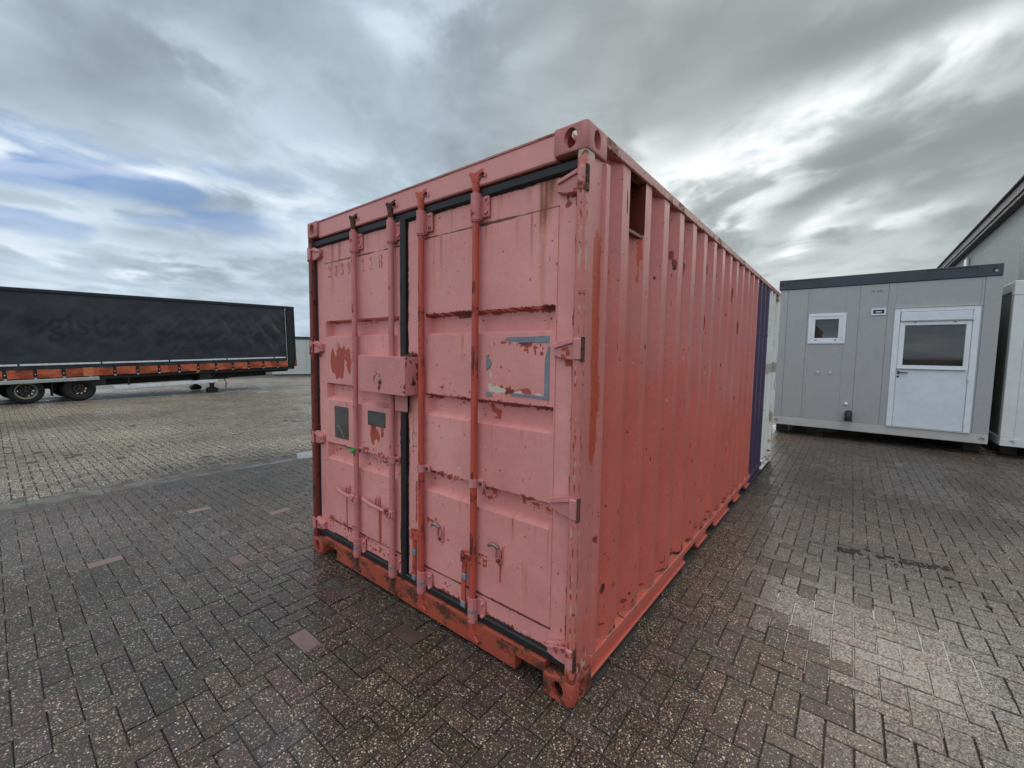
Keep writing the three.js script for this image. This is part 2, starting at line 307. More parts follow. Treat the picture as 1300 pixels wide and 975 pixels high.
{
  const A = 0.100, GAP = 0.003, R = rng(77);
  const eye = camera.position, look = new THREE.Vector3(0, 0, -1).applyEuler(camera.rotation), side = new THREE.Vector3(1, 0, 0).applyEuler(camera.rotation);
  const list = [];
  const i0 = Math.floor(-36 / A), i1 = Math.ceil(9 / A), j0 = Math.floor(-30 / A), j1 = Math.ceil(4 / A);
  for (let i = i0; i < i1; i++) for (let j = j0; j < j1; j++) {
    const m = (((i - j) % 4) + 4) % 4;
    if (m !== 0 && m !== 3) continue;
    const across = m === 0, cx = (i + (across ? 1 : 0.5)) * A, cz = (j + (across ? 0.5 : 1)) * A;
    if (Math.abs(cx - GUTTER) < 0.16 || INSIDE(cx, cz)) continue;
    // only the ground that the yard's wide view takes in, with a margin for a step aside
    const dx = cx - eye.x, dz = cz - eye.z, f = dx * look.x + dz * look.z, s = Math.abs(dx * side.x + dz * side.z), dist = Math.hypot(dx, dz);
    if (s > Math.max(f, 0) * 1.36 + 1.6 || f < -0.4 || dist > 34) continue;
    list.push({ i, j, across, cx, cz, f, dist });
  }
  const used = new Set(pinkSpots.map(([x, z]) => { let best, d0 = 9; for (const b of list) { const d = Math.hypot(b.cx - x, b.cz - z); if (d < d0) { d0 = d; best = b; } } return best; }));
  let plate, pd = 9; for (const b of list) { const d = Math.hypot(b.cx + 1.03, b.cz - 0.12); if (d < pd) { pd = d; plate = b; } }
  // one sett: flat top, chamfer and skirt; long side along x
  const shape = (lx, lz, c, deep) => {
    const x0 = -lx / 2, x1 = lx / 2, z0 = -lz / 2, z1 = lz / 2, top = [[x0 + c, 0, z0 + c], [x1 - c, 0, z0 + c], [x1 - c, 0, z1 - c], [x0 + c, 0, z1 - c]], rim = [[x0, -c * 0.8, z0], [x1, -c * 0.8, z0], [x1, -c * 0.8, z1], [x0, -c * 0.8, z1]], low = rim.map(([x, , z]) => [x, -deep, z]);
    const q = [[top[0], top[3], top[2], top[1]]];
    for (let k = 0; k < 4; k++) { const n = (k + 1) % 4; q.push([top[k], top[n], rim[n], rim[k]], [rim[k], rim[n], low[n], low[k]]); }
    return q;
  };
  const quads = shape(A * 2 - GAP, A - GAP, 0.0034, 0.03), quadsFar = quads.filter((_, k) => k === 0 || k % 2 === 1);
  for (const b of list) {
    const r = () => hash2(b.i * 7 + 3 + (b.k = (b.k ?? 0) + 1) * 911, b.j * 13 + 5);
    const far = b.cx < GUTTER, n1 = fbm(b.cx * 0.35, b.cz * 0.35 + 60, 3), n2 = fbm(b.cx * 1.1 + 9, b.cz * 1.1, 2);
    b.y = heightAt(b.cx, b.cz) + (r() - 0.5) * (far ? 0.006 : 0.0036); b.tx = (r() - 0.5) * (far ? 0.035 : 0.02); b.tz = (r() - 0.5) * (far ? 0.03 : 0.016); b.turn = (r() - 0.5) * (far ? 0.035 : 0.02); b.sx = (far ? 0.965 : 1) - r() * (far ? 0.04 : 0.02); b.sz = (far ? 0.93 : 1) - r() * (far ? 0.08 : 0.03);
    const w = wetness(b.cx, b.cz) + (r() - 0.5) * 0.16;
    b.mat = w > 0.85 ? 2 : w > 0.5 ? 1 : w > 0.12 ? 5 : 0;
    const g = 0.50 + (r() - 0.5) * 0.16 + (n1 - 0.5) * 0.42 + (n2 - 0.5) * 0.22, red = (r() - 0.35) * 0.10 + (n2 - 0.5) * 0.22;
    const fade = smoothstep(GUTTER - b.cx + (r() - 0.5) * 1.2, -0.3, 0.9);
    b.tone = far ? [g * lerp(2.0, 2.75, fade), g * lerp(1.95, 2.80, fade), g * lerp(1.85, 2.66, fade)] : [g * (1.08 + red), g * (0.98 - red * 0.10), g * (0.91 - red * 0.22)];
    if (used.has(b)) { b.mat = 3; b.tone = [1, 1, 1]; } else if (r() > 0.997 && !far) { b.mat = 3; b.tone = [0.72, 0.72, 0.74]; }
    if (b === plate) { b.mat = 4; b.tone = [1, 1, 1]; b.y += 0.002; b.tx = b.tz = 0; }
    b.gone = (far && r() > 0.994 && b.cx > -17) || [[-9.9, 1.35], [-8.9, 0.75], [-8.75, 0.72], [-12.0, -0.45], [-12.2, -0.46], [-11.1, -1.3], [-11.3, -1.32], [-10.6, 1.5]].some(([x, z]) => Math.abs(b.cx - x) < 0.09 && Math.abs(b.cz - z) < 0.07);
    b.ou = r(); b.ov = r();
  }
  const live = list.filter((b) => !b.gone);
  live.sort((p, q) => p.dist - q.dist);
  const M = new THREE.Matrix4(), E = new THREE.Euler(), Q = new THREE.Quaternion(), V = new THREE.Vector3(), place = (b) => { E.set(b.tx, b.turn + (b.across ? 0 : Math.PI / 2), b.tz, 'YXZ'); return M.compose(V.set(b.cx, b.y, b.cz), Q.setFromEuler(E), new THREE.Vector3(b.sx, 1, b.sz)); };
  // the 300 that show largest are setts of their own, from a few shared variants
  const shown = live.filter((b) => { const p = V.set(b.cx, b.y, b.cz).clone().sub(eye).applyQuaternion(camera.quaternion.clone().setFromEuler(camera.rotation).invert()); b.px = p.x / -p.z; b.py = p.y / -p.z; return p.z < -0.2 && Math.abs(b.px) < 1.24 && Math.abs(b.py) < 0.93; });
  const own = new Set(shown.slice(0, 300));
  const variants = []; for (let k = 0; k < 24; k++) {
    const pos = [], uv = [];
    for (const q of quads) for (const n of [0, 1, 2, 0, 2, 3]) { pos.push(...q[n]); uv.push(q[n][0] + q[n][1] + (k % 6) * 0.31, q[n][2] + q[n][1] + Math.floor(k / 6) * 0.27); }
    const g = fromTris(pos); g.setAttribute('uv', new THREE.Float32BufferAttribute(uv, 2)); variants.push(g);
  }
  const toneMats = new Map();
  let v = 0;
  for (const b of own) {
    const key = b.mat + ':' + b.tone.map((t) => Math.round(t * 14)).join();
    if (!toneMats.has(key)) { const m = settMats[b.mat].clone(); m.vertexColors = false; m.color.setRGB(...b.tone.map((t) => Math.round(t * 14) / 14)); toneMats.set(key, m); }
    const s = mesh('paver', variants[(v++ * 7) % 24], toneMats.get(key), pavement);
    place(b).decompose(s.position, s.quaternion, s.scale);
  }
  // all further setts are one mass of real setts
  const rest = live.filter((b) => !own.has(b)), pos = [], uv = [], col = [], groups = [], P = new THREE.Vector3();
  for (let m = 0; m < 6; m++) {
    const start = pos.length / 3;
    for (const b of rest) {
      if (b.mat !== m) continue;
      place(b);
      for (const q of b.dist > 14 ? quadsFar : quads) for (const n of [0, 1, 2, 0, 2, 3]) {
        P.set(...q[n]).applyMatrix4(M); pos.push(P.x, P.y, P.z); uv.push(q[n][0] + q[n][1] + b.ou, q[n][2] + q[n][1] + b.ov); col.push(...b.tone);
      }
    }
    groups.push([start, pos.length / 3 - start, m]);
  }
  const g = fromTris(pos); g.setAttribute('uv', new THREE.Float32BufferAttribute(uv, 2)); g.setAttribute('color', new THREE.Float32BufferAttribute(col, 3));
  for (const a of groups) if (a[1]) g.addGroup(...a);
  const rm = mesh('further_pavers', g, settMats, pavement); rm.userData.kind = 'stuff';
  console.log('setts', live.length, 'tris', pos.length / 9, 'tone mats', toneMats.size);
}
// bare soil where setts are missing, and a smear of mud and leaf litter
{
  const soil = mottled([44, 38, 33], 0.8, { amount: 0.25, cells: 24, bump: 0.004, seed: 23 });
  const R = rng(404), parts = [];
  for (let k = 0; k < 150; k++) {
    const t = R(), along = R() < 0.72, x = (along ? lerp(0.95, 1.58, t * t > 0.1 ? t : t * 0.4) : lerp(0.9, 1.75, t)) + (R() - 0.5) * 0.08, z = (along ? -2.87 - t * 0.13 : -2.9 + t * 0.3) + (R() - 0.5) * (along ? 0.10 : 0.4), r = 0.005 + R() * R() * 0.024;
    const g = new THREE.IcosahedronGeometry(r, 1), p = g.attributes.position, ph = R() * 9; for (let i = 0; i < p.count; i++) { const s = 0.7 + 0.6 * noise(p.getX(i) * 60 + ph, p.getZ(i) * 60 + ph * 2); p.setXYZ(i, p.getX(i) * s * (1 + R() * 0.0), p.getY(i) * 0.22, p.getZ(i) * s); }
    g.rotateY(R() * 6); g.translate(x, heightAt(x, z) + 0.002, z); g.computeVertexNormals(); parts.push(boxUV(plain(g)));
  }
  const m = mesh('mud_litter', mergeGeometries(parts), soil, scene); m.userData.kind = 'stuff'; tag(m, 'dark clumps of mud and leaf litter on the setts beside the container', 'litter');
}
// concrete channel stones that part the two stretches of paving
{
  const conc = mottled([98, 96, 90], 0.7, { amount: 0.2, cells: 20, bump: 0.002, dirt: [60, 58, 54], dirtAmount: 0.3, seed: 21 });
  for (let k = 0; k < 22; k++) {
    const z1 = 2.6 - k * 0.6, z0 = z1 - 0.594, y = groundY(GUTTER) - 0.0065 + (hash2(k, 5) - 0.5) * 0.003;
    mesh('channel_stone', bx(GUTTER - 0.14, GUTTER + 0.14, y - 0.05, y, z0, z1, 0.006), conc, pavement);
  }
}
// standing water
const waterMat = new THREE.MeshPhysicalMaterial({ color: 0xffffff, roughness: 0.03, transmission: 1, thickness: 0, ior: 1.33 });
function puddle(outline, y, label) {
  const pos = [], c = outline.reduce((a, p) => [a[0] + p[0] / outline.length, a[1] + p[1] / outline.length], [0, 0]);
  outline.forEach((p, k) => { const n = outline[(k + 1) % outline.length]; pos.push(c[0], y, c[1], n[0], y, n[1], p[0], y, p[1]); });
  const g = fromTris(pos), nn = g.attributes.normal; if (nn.getY(0) < 0) { for (let i = 0; i < pos.length; i += 9) for (let k = 0; k < 3; k++) [pos[i + 3 + k], pos[i + 6 + k]] = [pos[i + 6 + k], pos[i + 3 + k]]; }
  const m = mesh('puddle', boxUV(fromTris(pos)), waterMat, scene); m.userData.kind = 'structure'; m.userData.label = label; m.userData.category = 'puddle'; return m;
}
const blob = (cx, cz, a, b, t, seed, n = 40) => Array.from({ length: n }, (_, k) => { const w = (k / n) * Math.PI * 2, s = 0.75 + 0.5 * noise(Math.cos(w) * 1.6 + seed, Math.sin(w) * 1.6 + seed * 3), x = Math.cos(w) * a * s, z = Math.sin(w) * b * s; return [cx + x * Math.cos(t) - z * Math.sin(t), cz + x * Math.sin(t) + z * Math.cos(t)]; });
puddle(blob(GUTTER, -1.5, 0.21, 1.75, 0, 3, 60), groundY(GUTTER) - 0.0036, 'long narrow puddle lying in the concrete channel');
puddle(blob(GUTTER - 0.05, -4.3, 0.22, 0.7, 0, 5, 60), groundY(GUTTER) - 0.0036, 'bright puddle in the channel behind the red container');
{ const o = blob(-0.86, 0.90, 0.34, 0.22, 0.5, 11, 48); let top = -1; for (const [x, z] of o) top = Math.max(top, heightAt(lerp(-0.86, x, 0.75), lerp(0.90, z, 0.75))); puddle(o, top + 0.0012, 'shallow water between the setts before the container doors'); }
puddle(blob(0.98, -1.5, 0.55, 0.55, 0.2, 17, 48), heightAt(0.98, -1.5) - 0.0036, 'shallow water in the joints beside the container flank');

// ------------------------------------------------------------ paint
const PINK = [226, 152, 146], ROSE = [190, 96, 92], RED = [176, 78, 62], ORANGE = [192, 78, 50], RUST = [112, 62, 40], DARKRUST = [66, 38, 30];
// door end, 2.438 x 2.591 m: chips to the red coat underneath, rust runs, stencilled number
function doorTexture() {
  const W = 2048, H = 2048, c = document.createElement('canvas'); c.width = W; c.height = H;
  const g = c.getContext('2d'); g.fillStyle = '#000'; g.fillRect(0, 0, W, H);
  const X = (x) => ((x + 2.438) / 2.438) * W, Y = (y) => H - (y / 2.591) * H, S = W / 2.438;
  g.globalCompositeOperation = 'lighter';
  const soft = (x, y, w, h, col, k = 1) => { g.save(); g.translate(X(x), Y(y)); g.scale(w * S, h * S); const r = g.createRadialGradient(0, 0, 0, 0, 0, 1); r.addColorStop(0, `rgba(${col},${k})`); r.addColorStop(0.55, `rgba(${col},${k * 0.62})`); r.addColorStop(1, `rgba(${col},0)`); g.fillStyle = r; g.fillRect(-1, -1, 2, 2); g.restore(); };
  const chip = (x, y, w, h, k = 0.9) => soft(x, y, w, h, '255,0,0', k), rust = (x, y, w, h, k = 0.7) => soft(x, y, w, h, '0,255,0', k), pale = (x, y, w, h, k = 0.9) => soft(x, y, w, h, '0,0,255', k);
  // runs of rust below the top seal
  for (const [x, y0, y1, w, k] of [[-0.235, 2.43, 2.22, 0.05, 1.2], [-0.19, 2.43, 2.28, 0.035, 0.9], [-0.24, 2.3, 1.7, 0.025, 0.5], [-0.33, 2.43, 2.30, 0.025, 0.5], [-1.0, 2.43, 1.95, 0.018, 0.6], [-0.86, 2.43, 2.2, 0.015, 0.5], [-0.52, 2.43, 2.2, 0.012, 0.4], [-2.14, 2.43, 2.02, 0.035, 0.85], [-2.04, 2.43, 2.2, 0.03, 0.8], [-2.2, 2.43, 2.3, 0.02, 0.5], [-1.68, 2.43, 2.3, 0.02, 0.6], [-1.55, 2.43, 2.33, 0.015, 0.4]]) for (let y = y0; y > y1; y -= 0.03) rust(x + (hash2(Math.round(y * 500), 3) - 0.5) * 0.008, y, w, 0.05, k * (0.35 + 0.65 * (y - y1) / (y0 - y1)) * 0.5);
  { const Q = rng(61); for (let k = 0; k < 70; k++) { const x = -2.33 + Q() * 2.24, y0 = [2.43, 2.27, 1.71, 1.24, 0.78, 0.56][Math.floor(Q() * 6)], len = 0.06 + Q() * Q() * 0.42, w = 0.004 + Q() * 0.012, kk = 0.10 + Q() * 0.26; for (let y = y0; y > y0 - len; y -= 0.025) rust(x + (Q() - 0.5) * 0.004, y, w, 0.04, kk * (1 - (y0 - y) / len * 0.8)); } }
  // red coat showing
  const run = (x0, x1, y, h, n, k, seed) => { const R = rng(seed); for (let i = 0; i < n * 2; i++) chip(lerp(x0, x1, R()), y + (R() - 0.5) * h, 0.006 + R() * R() * 0.035, 0.004 + R() * R() * 0.022, k * (0.6 + R() * 0.5)); };
  for (let k = 0; k < 26; k++) chip(-2.17 + hash2(k, 1) * 0.29, 1.44 + hash2(k, 2) * 0.2, 0.02 + 0.02 * hash2(k, 8), 0.09, 0.6);
  for (let k = 0; k < 14; k++) chip(-1.65 + hash2(k, 4) * 0.16, 1.09 - hash2(k, 5) * 0.09, 0.025, 0.06, 0.6);
  run(-1.76, -1.32, 0.92, 0.05, 16, 0.95, 4); run(-1.78, -1.34, 0.865, 0.05, 16, 0.95, 14); run(-2.24, -1.9, 1.345, 0.05, 8, 0.6, 5); run(-2.24, -1.6, 1.82, 0.02, 10, 0.6, 6); run(-2.23, -2.1, 0.86, 0.05, 6, 0.6, 15);
  run(-1.07, -0.18, 1.835, 0.02, 34, 0.6, 7); run(-1.07, -0.18, 1.365, 0.025, 40, 0.8, 8); run(-1.07, -0.18, 0.905, 0.03, 46, 0.85, 9); for (let q2 = 0; q2 < 9; q2++) chip(-0.60 + q2 * 0.008 + hash2(q2, 7) * 0.02, 1.345 - q2 * 0.008, 0.018, 0.02, 0.8); run(-0.66, -0.52, 1.30, 0.05, 6, 0.8, 31);
  run(-0.66, -0.52, 0.86, 0.07, 16, 0.9, 32); run(-1.06, -0.72, 0.87, 0.04, 8, 0.8, 33); run(-0.36, -0.18, 0.86, 0.05, 10, 0.8, 34); chip(-0.36, 0.875, 0.016, 0.022, 1);
  for (let y = 0.56; y > 0.3; y -= 0.025) { chip(-1.975, y, 0.016, 0.025, 0.6); chip(-1.55, y, 0.026, 0.03, 0.75); }
  for (let y = 0.52; y > 0.40; y -= 0.02) { chip(-0.47, y, 0.012 + 0.004 * noise(y * 90, 2), 0.02, 0.75); chip(-0.925, y + 0.01, 0.01, 0.02, 0.4); }
  run(-0.63, -0.56, 0.50, 0.06, 10, 0.9, 10); run(-1.06, -0.97, 0.60, 0.06, 10, 0.85, 11); run(-2.24, -1.4, 0.262, 0.10, 44, 1, 12); run(-2.23, -1.86, 0.30, 0.06, 22, 1, 112); run(-1.06, -0.2, 0.302, 0.012, 22, 0.7, 13); run(-1.24, -0.08, 0.205, 0.02, 46, 0.9, 16); run(-1.06, -0.8, 0.25, 0.03, 6, 0.7, 17);
  run(-0.55, -0.25, 1.665, 0.03, 12, 0.75, 18); run(-0.34, -0.22, 1.645, 0.05, 8, 0.9, 19); run(-0.5, -0.28, 1.435, 0.03, 18, 0.8, 20); run(-1.22, -1.15, 1.2, 1.5, 12, 0.6, 21); for (let y = 0.8; y > 0.55; y -= 0.03) chip(-1.165, y, 0.016, 0.03, 0.7);
  for (const [x, y] of [[-0.08, 1.60], [-0.08, 0.90], [-0.08, 0.24], [-0.09, 2.3], [-0.105, 1.60], [-2.36, 1.6], [-2.36, 0.9], [-2.36, 0.2]]) run(x - 0.03, x + 0.03, y, 0.06, 6, 0.8, Math.round(y * 100));
  // pale filler left by a placard
  for (const [x, y, w, h] of [[-0.53, 1.435, 0.055, 0.022], [-0.49, 1.43, 0.06, 0.016], [-0.56, 1.45, 0.02, 0.02], [-0.37, 1.425, 0.035, 0.014], [-0.25, 1.425, 0.03, 0.013], [-0.555, 1.51, 0.008, 0.02], [-0.40, 1.672, 0.02, 0.008]]) pale(x, y, w, h, 1);
  // small knocks everywhere
  const R = rng(5);
  for (let i = 0; i < 420; i++) { const x = -2.37 + R() * 2.31, y = 0.2 + Math.pow(R(), 1.3) * 2.2; (R() > 0.12 ? chip : pale)(x, y, 0.003 + R() * R() * 0.012, 0.003 + R() * R() * 0.014, 0.95); }
  const d = g.getImageData(0, 0, W, H).data;
  // stencilled number on the first door leaf
  const n = document.createElement('canvas'); n.width = W; n.height = H; const q = n.getContext('2d'); q.fillStyle = '#000'; q.fillRect(0, 0, W, H); q.fillStyle = '#fff'; q.font = `bold ${Math.round(0.098 * S)}px serif`; q.textAlign = 'center';
  for (const [ch, x] of [['2', -2.174], ['0', -2.085], ['3', -1.995], ['9', -1.905], ['1', -1.725], ['1', -1.63], ['8', -1.522]]) { q.save(); q.translate(X(x), Y(2.16)); q.scale(0.8, 1.15); q.fillText(ch, 0, 0); q.restore(); q.fillStyle = '#000'; q.fillRect(X(x) - 0.004 * S, Y(2.26), 0.008 * S, 0.12 * S); q.fillStyle = '#fff'; }
  const e = q.getImageData(0, 0, W, H).data;
  return makeTex(W, H, (u, v, px, py) => {
    const i = ((H - 1 - py) * W + px) * 4, x = u * 2.438 - 2.438, y = v * 2.591;
    const f = tabled(x * 60, y * 60), m = tabled(x * 9 + 3, y * 9 + 7), l = tabled(x * 2.2 + 11, y * 1.7 + 5), drip = tabled(x * 70, y * 4.5 + 3);
    let col = PINK.map((k, a) => k * (0.93 + (l - 0.5) * [0.10, 0.22, 0.22][a] + (m - 0.5) * 0.07 + (f - 0.5) * 0.05 + 0.06)), rough = 0.46 + (m - 0.5) * 0.2 + (f - 0.5) * 0.12, h = 0.72 + (f - 0.5) * 0.12 + (m - 0.5) * 0.2;
    const ragged = (f - 0.5) * 0.9 + (m - 0.5) * 0.7 + (drip - 0.5) * 0.5;
    const rs = clamp(d[i + 1] / 255, 0, 1);
    if (rs > 0.01) { const t = clamp(rs * (0.55 + (drip - 0.4) * 1.3), 0, 0.85); col = mix3(col, mix3([168, 104, 66], RUST, clamp(rs * 1.2 - 0.4, 0, 1)), t); rough += t * 0.25; }
    const stencil = e[i] / 255 * smoothstep(f * 0.6 + m * 0.6, 0.36, 0.56); col = mix3(col, [158, 52, 52], stencil);
    const ch = smoothstep(d[i] / 255 + ragged * 0.55, 0.46, 0.54);
    if (ch > 0) { const edge = smoothstep(d[i] / 255 + ragged * 0.55, 0.72, 1.0); col = mix3(col, mix3(RED, DARKRUST, smoothstep(m, 0.58, 0.78) * 0.5 * edge), ch); rough = lerp(rough, 0.62, ch); h -= ch * 0.35; }
    const pl = smoothstep(d[i + 2] / 255 + ragged * 0.5, 0.46, 0.55); if (pl > 0) { col = mix3(col, [208, 198, 180], pl); h -= pl * 0.2; }
    // rusted laps of the inner sheets
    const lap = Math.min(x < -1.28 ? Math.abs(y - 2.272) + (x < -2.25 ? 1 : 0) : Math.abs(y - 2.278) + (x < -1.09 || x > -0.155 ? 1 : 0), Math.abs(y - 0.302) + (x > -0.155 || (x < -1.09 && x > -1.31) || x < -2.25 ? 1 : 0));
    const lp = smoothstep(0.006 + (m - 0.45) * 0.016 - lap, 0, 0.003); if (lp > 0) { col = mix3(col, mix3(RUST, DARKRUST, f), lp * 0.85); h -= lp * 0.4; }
    // upper lips of the pressed channels: flaked rust, with overhang shade painted in
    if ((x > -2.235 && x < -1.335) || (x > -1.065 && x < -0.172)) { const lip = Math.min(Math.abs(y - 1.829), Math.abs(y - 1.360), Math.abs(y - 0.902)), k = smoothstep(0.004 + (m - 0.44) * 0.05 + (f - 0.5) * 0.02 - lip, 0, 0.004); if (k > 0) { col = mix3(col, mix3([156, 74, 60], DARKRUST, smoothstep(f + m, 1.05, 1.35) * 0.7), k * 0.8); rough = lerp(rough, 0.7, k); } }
    // dirty sealing line along the rubber
    const seal = Math.min(Math.abs(y - 2.408), Math.abs(y - 0.198), Math.abs(x + 0.066), Math.abs(x + 1.243), Math.abs(x + 1.312), Math.abs(x + 2.373)), sl = y > 2.44 ? 0 : smoothstep(0.004 + (f - 0.4) * 0.012 + (m - 0.45) * 0.02 - seal, 0, 0.004); if (sl > 0) col = mix3(col, [44, 36, 36], sl * 0.8);
    return [...col, rough, h];
  }, false);
}
// long side, 6.058 x 2.591 m
function sideTexture() {
  const W = 2048, H = 1024, c = document.createElement('canvas'); c.width = W; c.height = H;
  const g = c.getContext('2d'); g.fillStyle = '#000'; g.fillRect(0, 0, W, H); g.globalCompositeOperation = 'lighter';
  const SX = W / 6.058, SY = H / 2.591, spot = (z, y, w, h, col, k) => { g.save(); g.translate(-z * SX, H - y * SY); g.scale(w * SX, h * SY); const r = g.createRadialGradient(0, 0, 0, 0, 0, 1); r.addColorStop(0, `rgba(${col},${k})`); r.addColorStop(0.6, `rgba(${col},${k * 0.6})`); r.addColorStop(1, `rgba(${col},0)`); g.fillStyle = r; g.fillRect(-1, -1, 2, 2); g.restore(); };
  const R = rng(91);
  // worn orange strip down the corner post
  for (let y = 2.14; y > 1.12; y -= 0.03) { spot(-0.155 + (R() - 0.5) * 0.012, y, 0.048, 0.06, '0,255,0', 0.5); } for (let y = 1.12; y > 0.9; y -= 0.04) if (R() > 0.4) spot(-0.15, y, 0.02, 0.03, '0,255,0', 0.6);
  for (let y = 2.25; y > 2.0; y -= 0.03) spot(-0.62, y, 0.035, 0.04, '0,255,0', 0.34);
  for (const [z, y, w, h] of [[-1.17, 2.26, 0.03, 0.05], [-1.2, 2.19, 0.025, 0.05], [-1.45, 2.22, 0.012, 0.06], [-1.72, 2.1, 0.012, 0.08], [-2.02, 2.28, 0.012, 0.09], [-2.02, 1.88, 0.014, 0.12], [-1.88, 1.75, 0.01, 0.1], [-2.9, 2.2, 0.014, 0.1], [-3.2, 1.9, 0.014, 0.1], [-0.42, 2.35, 0.01, 0.12], [-0.33, 0.42, 0.014, 0.05], [-0.2, 0.75, 0.012, 0.04]]) for (let k = 0; k < 4; k++) spot(z + (R() - 0.5) * 0.01, y + (R() - 0.5) * h, w, h * 0.5, '255,0,0', 0.7);
  for (let i = 0; i < 620; i++) spot(-R() * 6, 0.18 + R() * 2.36, 0.003 + R() * R() * 0.013, 0.004 + R() * R() * 0.03, R() > 0.06 ? '255,0,0' : '0,0,255', 0.95);
  for (let i = 0; i < 160; i++) spot(-0.3 - R() * 5.6, 0.165 + R() * R() * 0.12, 0.01 + R() * 0.03, 0.006 + R() * 0.016, '255,0,0', 0.8);
  for (let i = 0; i < 70; i++) spot(-0.022 - R() * 0.014, 0.15 + R() * 2.2, 0.003 + R() * 0.004, 0.01 + R() * 0.03, R() > 0.6 ? '0,0,255' : '255,0,0', 0.85);
  for (let y = 2.16; y > 1.98; y -= 0.012) spot(-0.026 - R() * 0.006, y, 0.004, 0.009, '0,0,255', 0.9);
  for (let i = 0; i < 26; i++) spot(-0.02 - R() * 0.12, 0.02 + R() * 0.16, 0.012 + R() * 0.01, 0.02 + R() * 0.02, R() > 0.5 ? '0,0,255' : '255,0,0', 0.9);
  for (let i = 0; i < 30; i++) spot(-0.02 - R() * 0.14, 2.46 + R() * 0.12, 0.02 + R() * 0.02, 0.02 + R() * 0.02, R() > 0.4 ? '0,0,255' : '255,0,0', 0.7);
  const d = g.getImageData(0, 0, W, H).data;
  return makeTex(W, H, (u, v, px, py) => {
    const i = ((H - 1 - py) * W + px) * 4, z = -u * 6.058, y = v * 2.591;
    const f = tabled(z * 70, y * 60), m = tabled(z * 8 + 3, y * 6 + 7), l = tabled(z * 1.1 + 21, y * 1.5 + 5), drip = tabled(z * 60, y * 3.5 + 9);
    // paler rose above shifts to redder below across a cloudy border
    const coat = smoothstep(l * 0.5 + m * 0.22 + drip * 0.14 + (1.95 - y) * 0.30 + (z < -0.24 ? 0.12 : -0.28) - 0.42, 0.06, 0.42);
    let col = mix3([212, 126, 116], [212, 106, 90], coat).map((k) => k * (0.97 + (m - 0.5) * 0.09 + (f - 0.5) * 0.08)), rough = 0.44 + (m - 0.5) * 0.2 + (f - 0.5) * 0.1, h = 0.7 + (f - 0.5) * 0.12 + (m - 0.5) * 0.2;
    const zz = z + (f - 0.5) * 0.012, white = zz < -5.13, purple = zz < -4.29 && !white;
    if (purple) col = [66, 46, 78].map((k) => k * (0.9 + m * 0.2)); 
    if (white) { col = [236, 234, 228].map((k) => k * (0.93 + m * 0.1)); const s = smoothstep(0.09 - Math.abs(y - 1.47 + (m - 0.5) * 0.08), 0, 0.03) * 0.5; col = mix3(col, [120, 112, 100], s); col = mix3(col, [160, 138, 106], clamp(smoothstep(m, 0.62, 0.78) * (z < -5.86 ? 0.8 : 0.1) + smoothstep(m + f * 0.4, 0.62, 0.86) * (y < 0.17 ? 0.9 : 0.1), 0, 1)); }
    const ragged = (f - 0.5) * 0.9 + (m - 0.5) * 0.7 + (drip - 0.5) * 0.5;
    const o = smoothstep(d[i + 1] / 255 + ragged * 0.6 + (drip - 0.5) * 0.7, 0.42, 0.52); if (o > 0 && !white && !purple) { col = mix3(col, ORANGE.map((k) => k * (0.92 + f * 0.16)), o); h -= o * 0.25; rough = lerp(rough, 0.5, o); }
    const ch = smoothstep(d[i] / 255 + ragged * 0.5, 0.47, 0.54); if (ch > 0) { col = mix3(col, mix3([140, 56, 44], DARKRUST, smoothstep(m, 0.50, 0.68)), ch); rough = lerp(rough, 0.65, ch); h -= ch * 0.35; }
    const pl = smoothstep(d[i + 2] / 255 + ragged * 0.5, 0.46, 0.55); if (pl > 0) { col = mix3(col, [186, 168, 140], pl); h -= pl * 0.2; }
    return [...col, rough, h];
  }, false);
}
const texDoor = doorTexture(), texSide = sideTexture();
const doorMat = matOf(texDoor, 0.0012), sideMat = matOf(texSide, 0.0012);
// tile paints for the smaller members
const CN = 512, CF = new Float32Array(CN * CN), CM = new Float32Array(CN * CN), CL = new Float32Array(CN * CN);
for (let i = 0; i < CN * CN; i++) { const u = (i % CN) / CN, v = Math.floor(i / CN) / CN; CF[i] = tfbm(u, v, 64, 3, 3); CM[i] = tfbm(u, v, 9, 5, 8); CL[i] = tfbm(u, v, 3, 3, 14); }
function chipped(base, under, seed, amount, rough = 0.5) {
  return matOf(makeTex(CN, CN, (u, v, x, y) => {
    const i = (((y + seed * 37) % CN) * CN) + ((x + seed * 91) % CN), f = CF[i], m = CM[i], l = CL[i];
    let c = base.map((k) => k * (0.96 + (l - 0.5) * 0.16 + (f - 0.5) * 0.10)), h = 0.7 + (f - 0.5) * 0.15;
    const e = m + (f - 0.5) * 0.35, t = smoothstep(e, 0.74 - amount, 0.77 - amount), t2 = smoothstep(e, 0.82 - amount * 0.9, 0.88 - amount * 0.9);
    c = mix3(mix3(c, under, t), DARKRUST, t2 * 0.7); h -= t * 0.3;
    return [...c, clamp(rough + (f - 0.5) * 0.2 + t * 0.15, 0.1, 1), h];
  }), 0.0012);
}
const pinkMat = chipped([212, 136, 134], RED, 3, 0.06), postMat = pinkMat, barPink = chipped([208, 128, 126], RED, 23, 0.03), barRed = chipped([196, 84, 66], [150, 56, 42], 33, 0.10), redMat = chipped([186, 82, 68], RUST, 13, 0.16), rustyMat = chipped([176, 80, 58], [138, 66, 46], 43, 0.17, 0.6), oldRust = chipped([104, 62, 46], DARKRUST, 53, 0.2, 0.75), castMat = chipped([200, 124, 120], [158, 128, 100], 63, 0.15, 0.55), castRed = chipped([184, 84, 68], RUST, 73, 0.24, 0.6), hingeMat = chipped([212, 138, 136], RED, 88, 0.03);
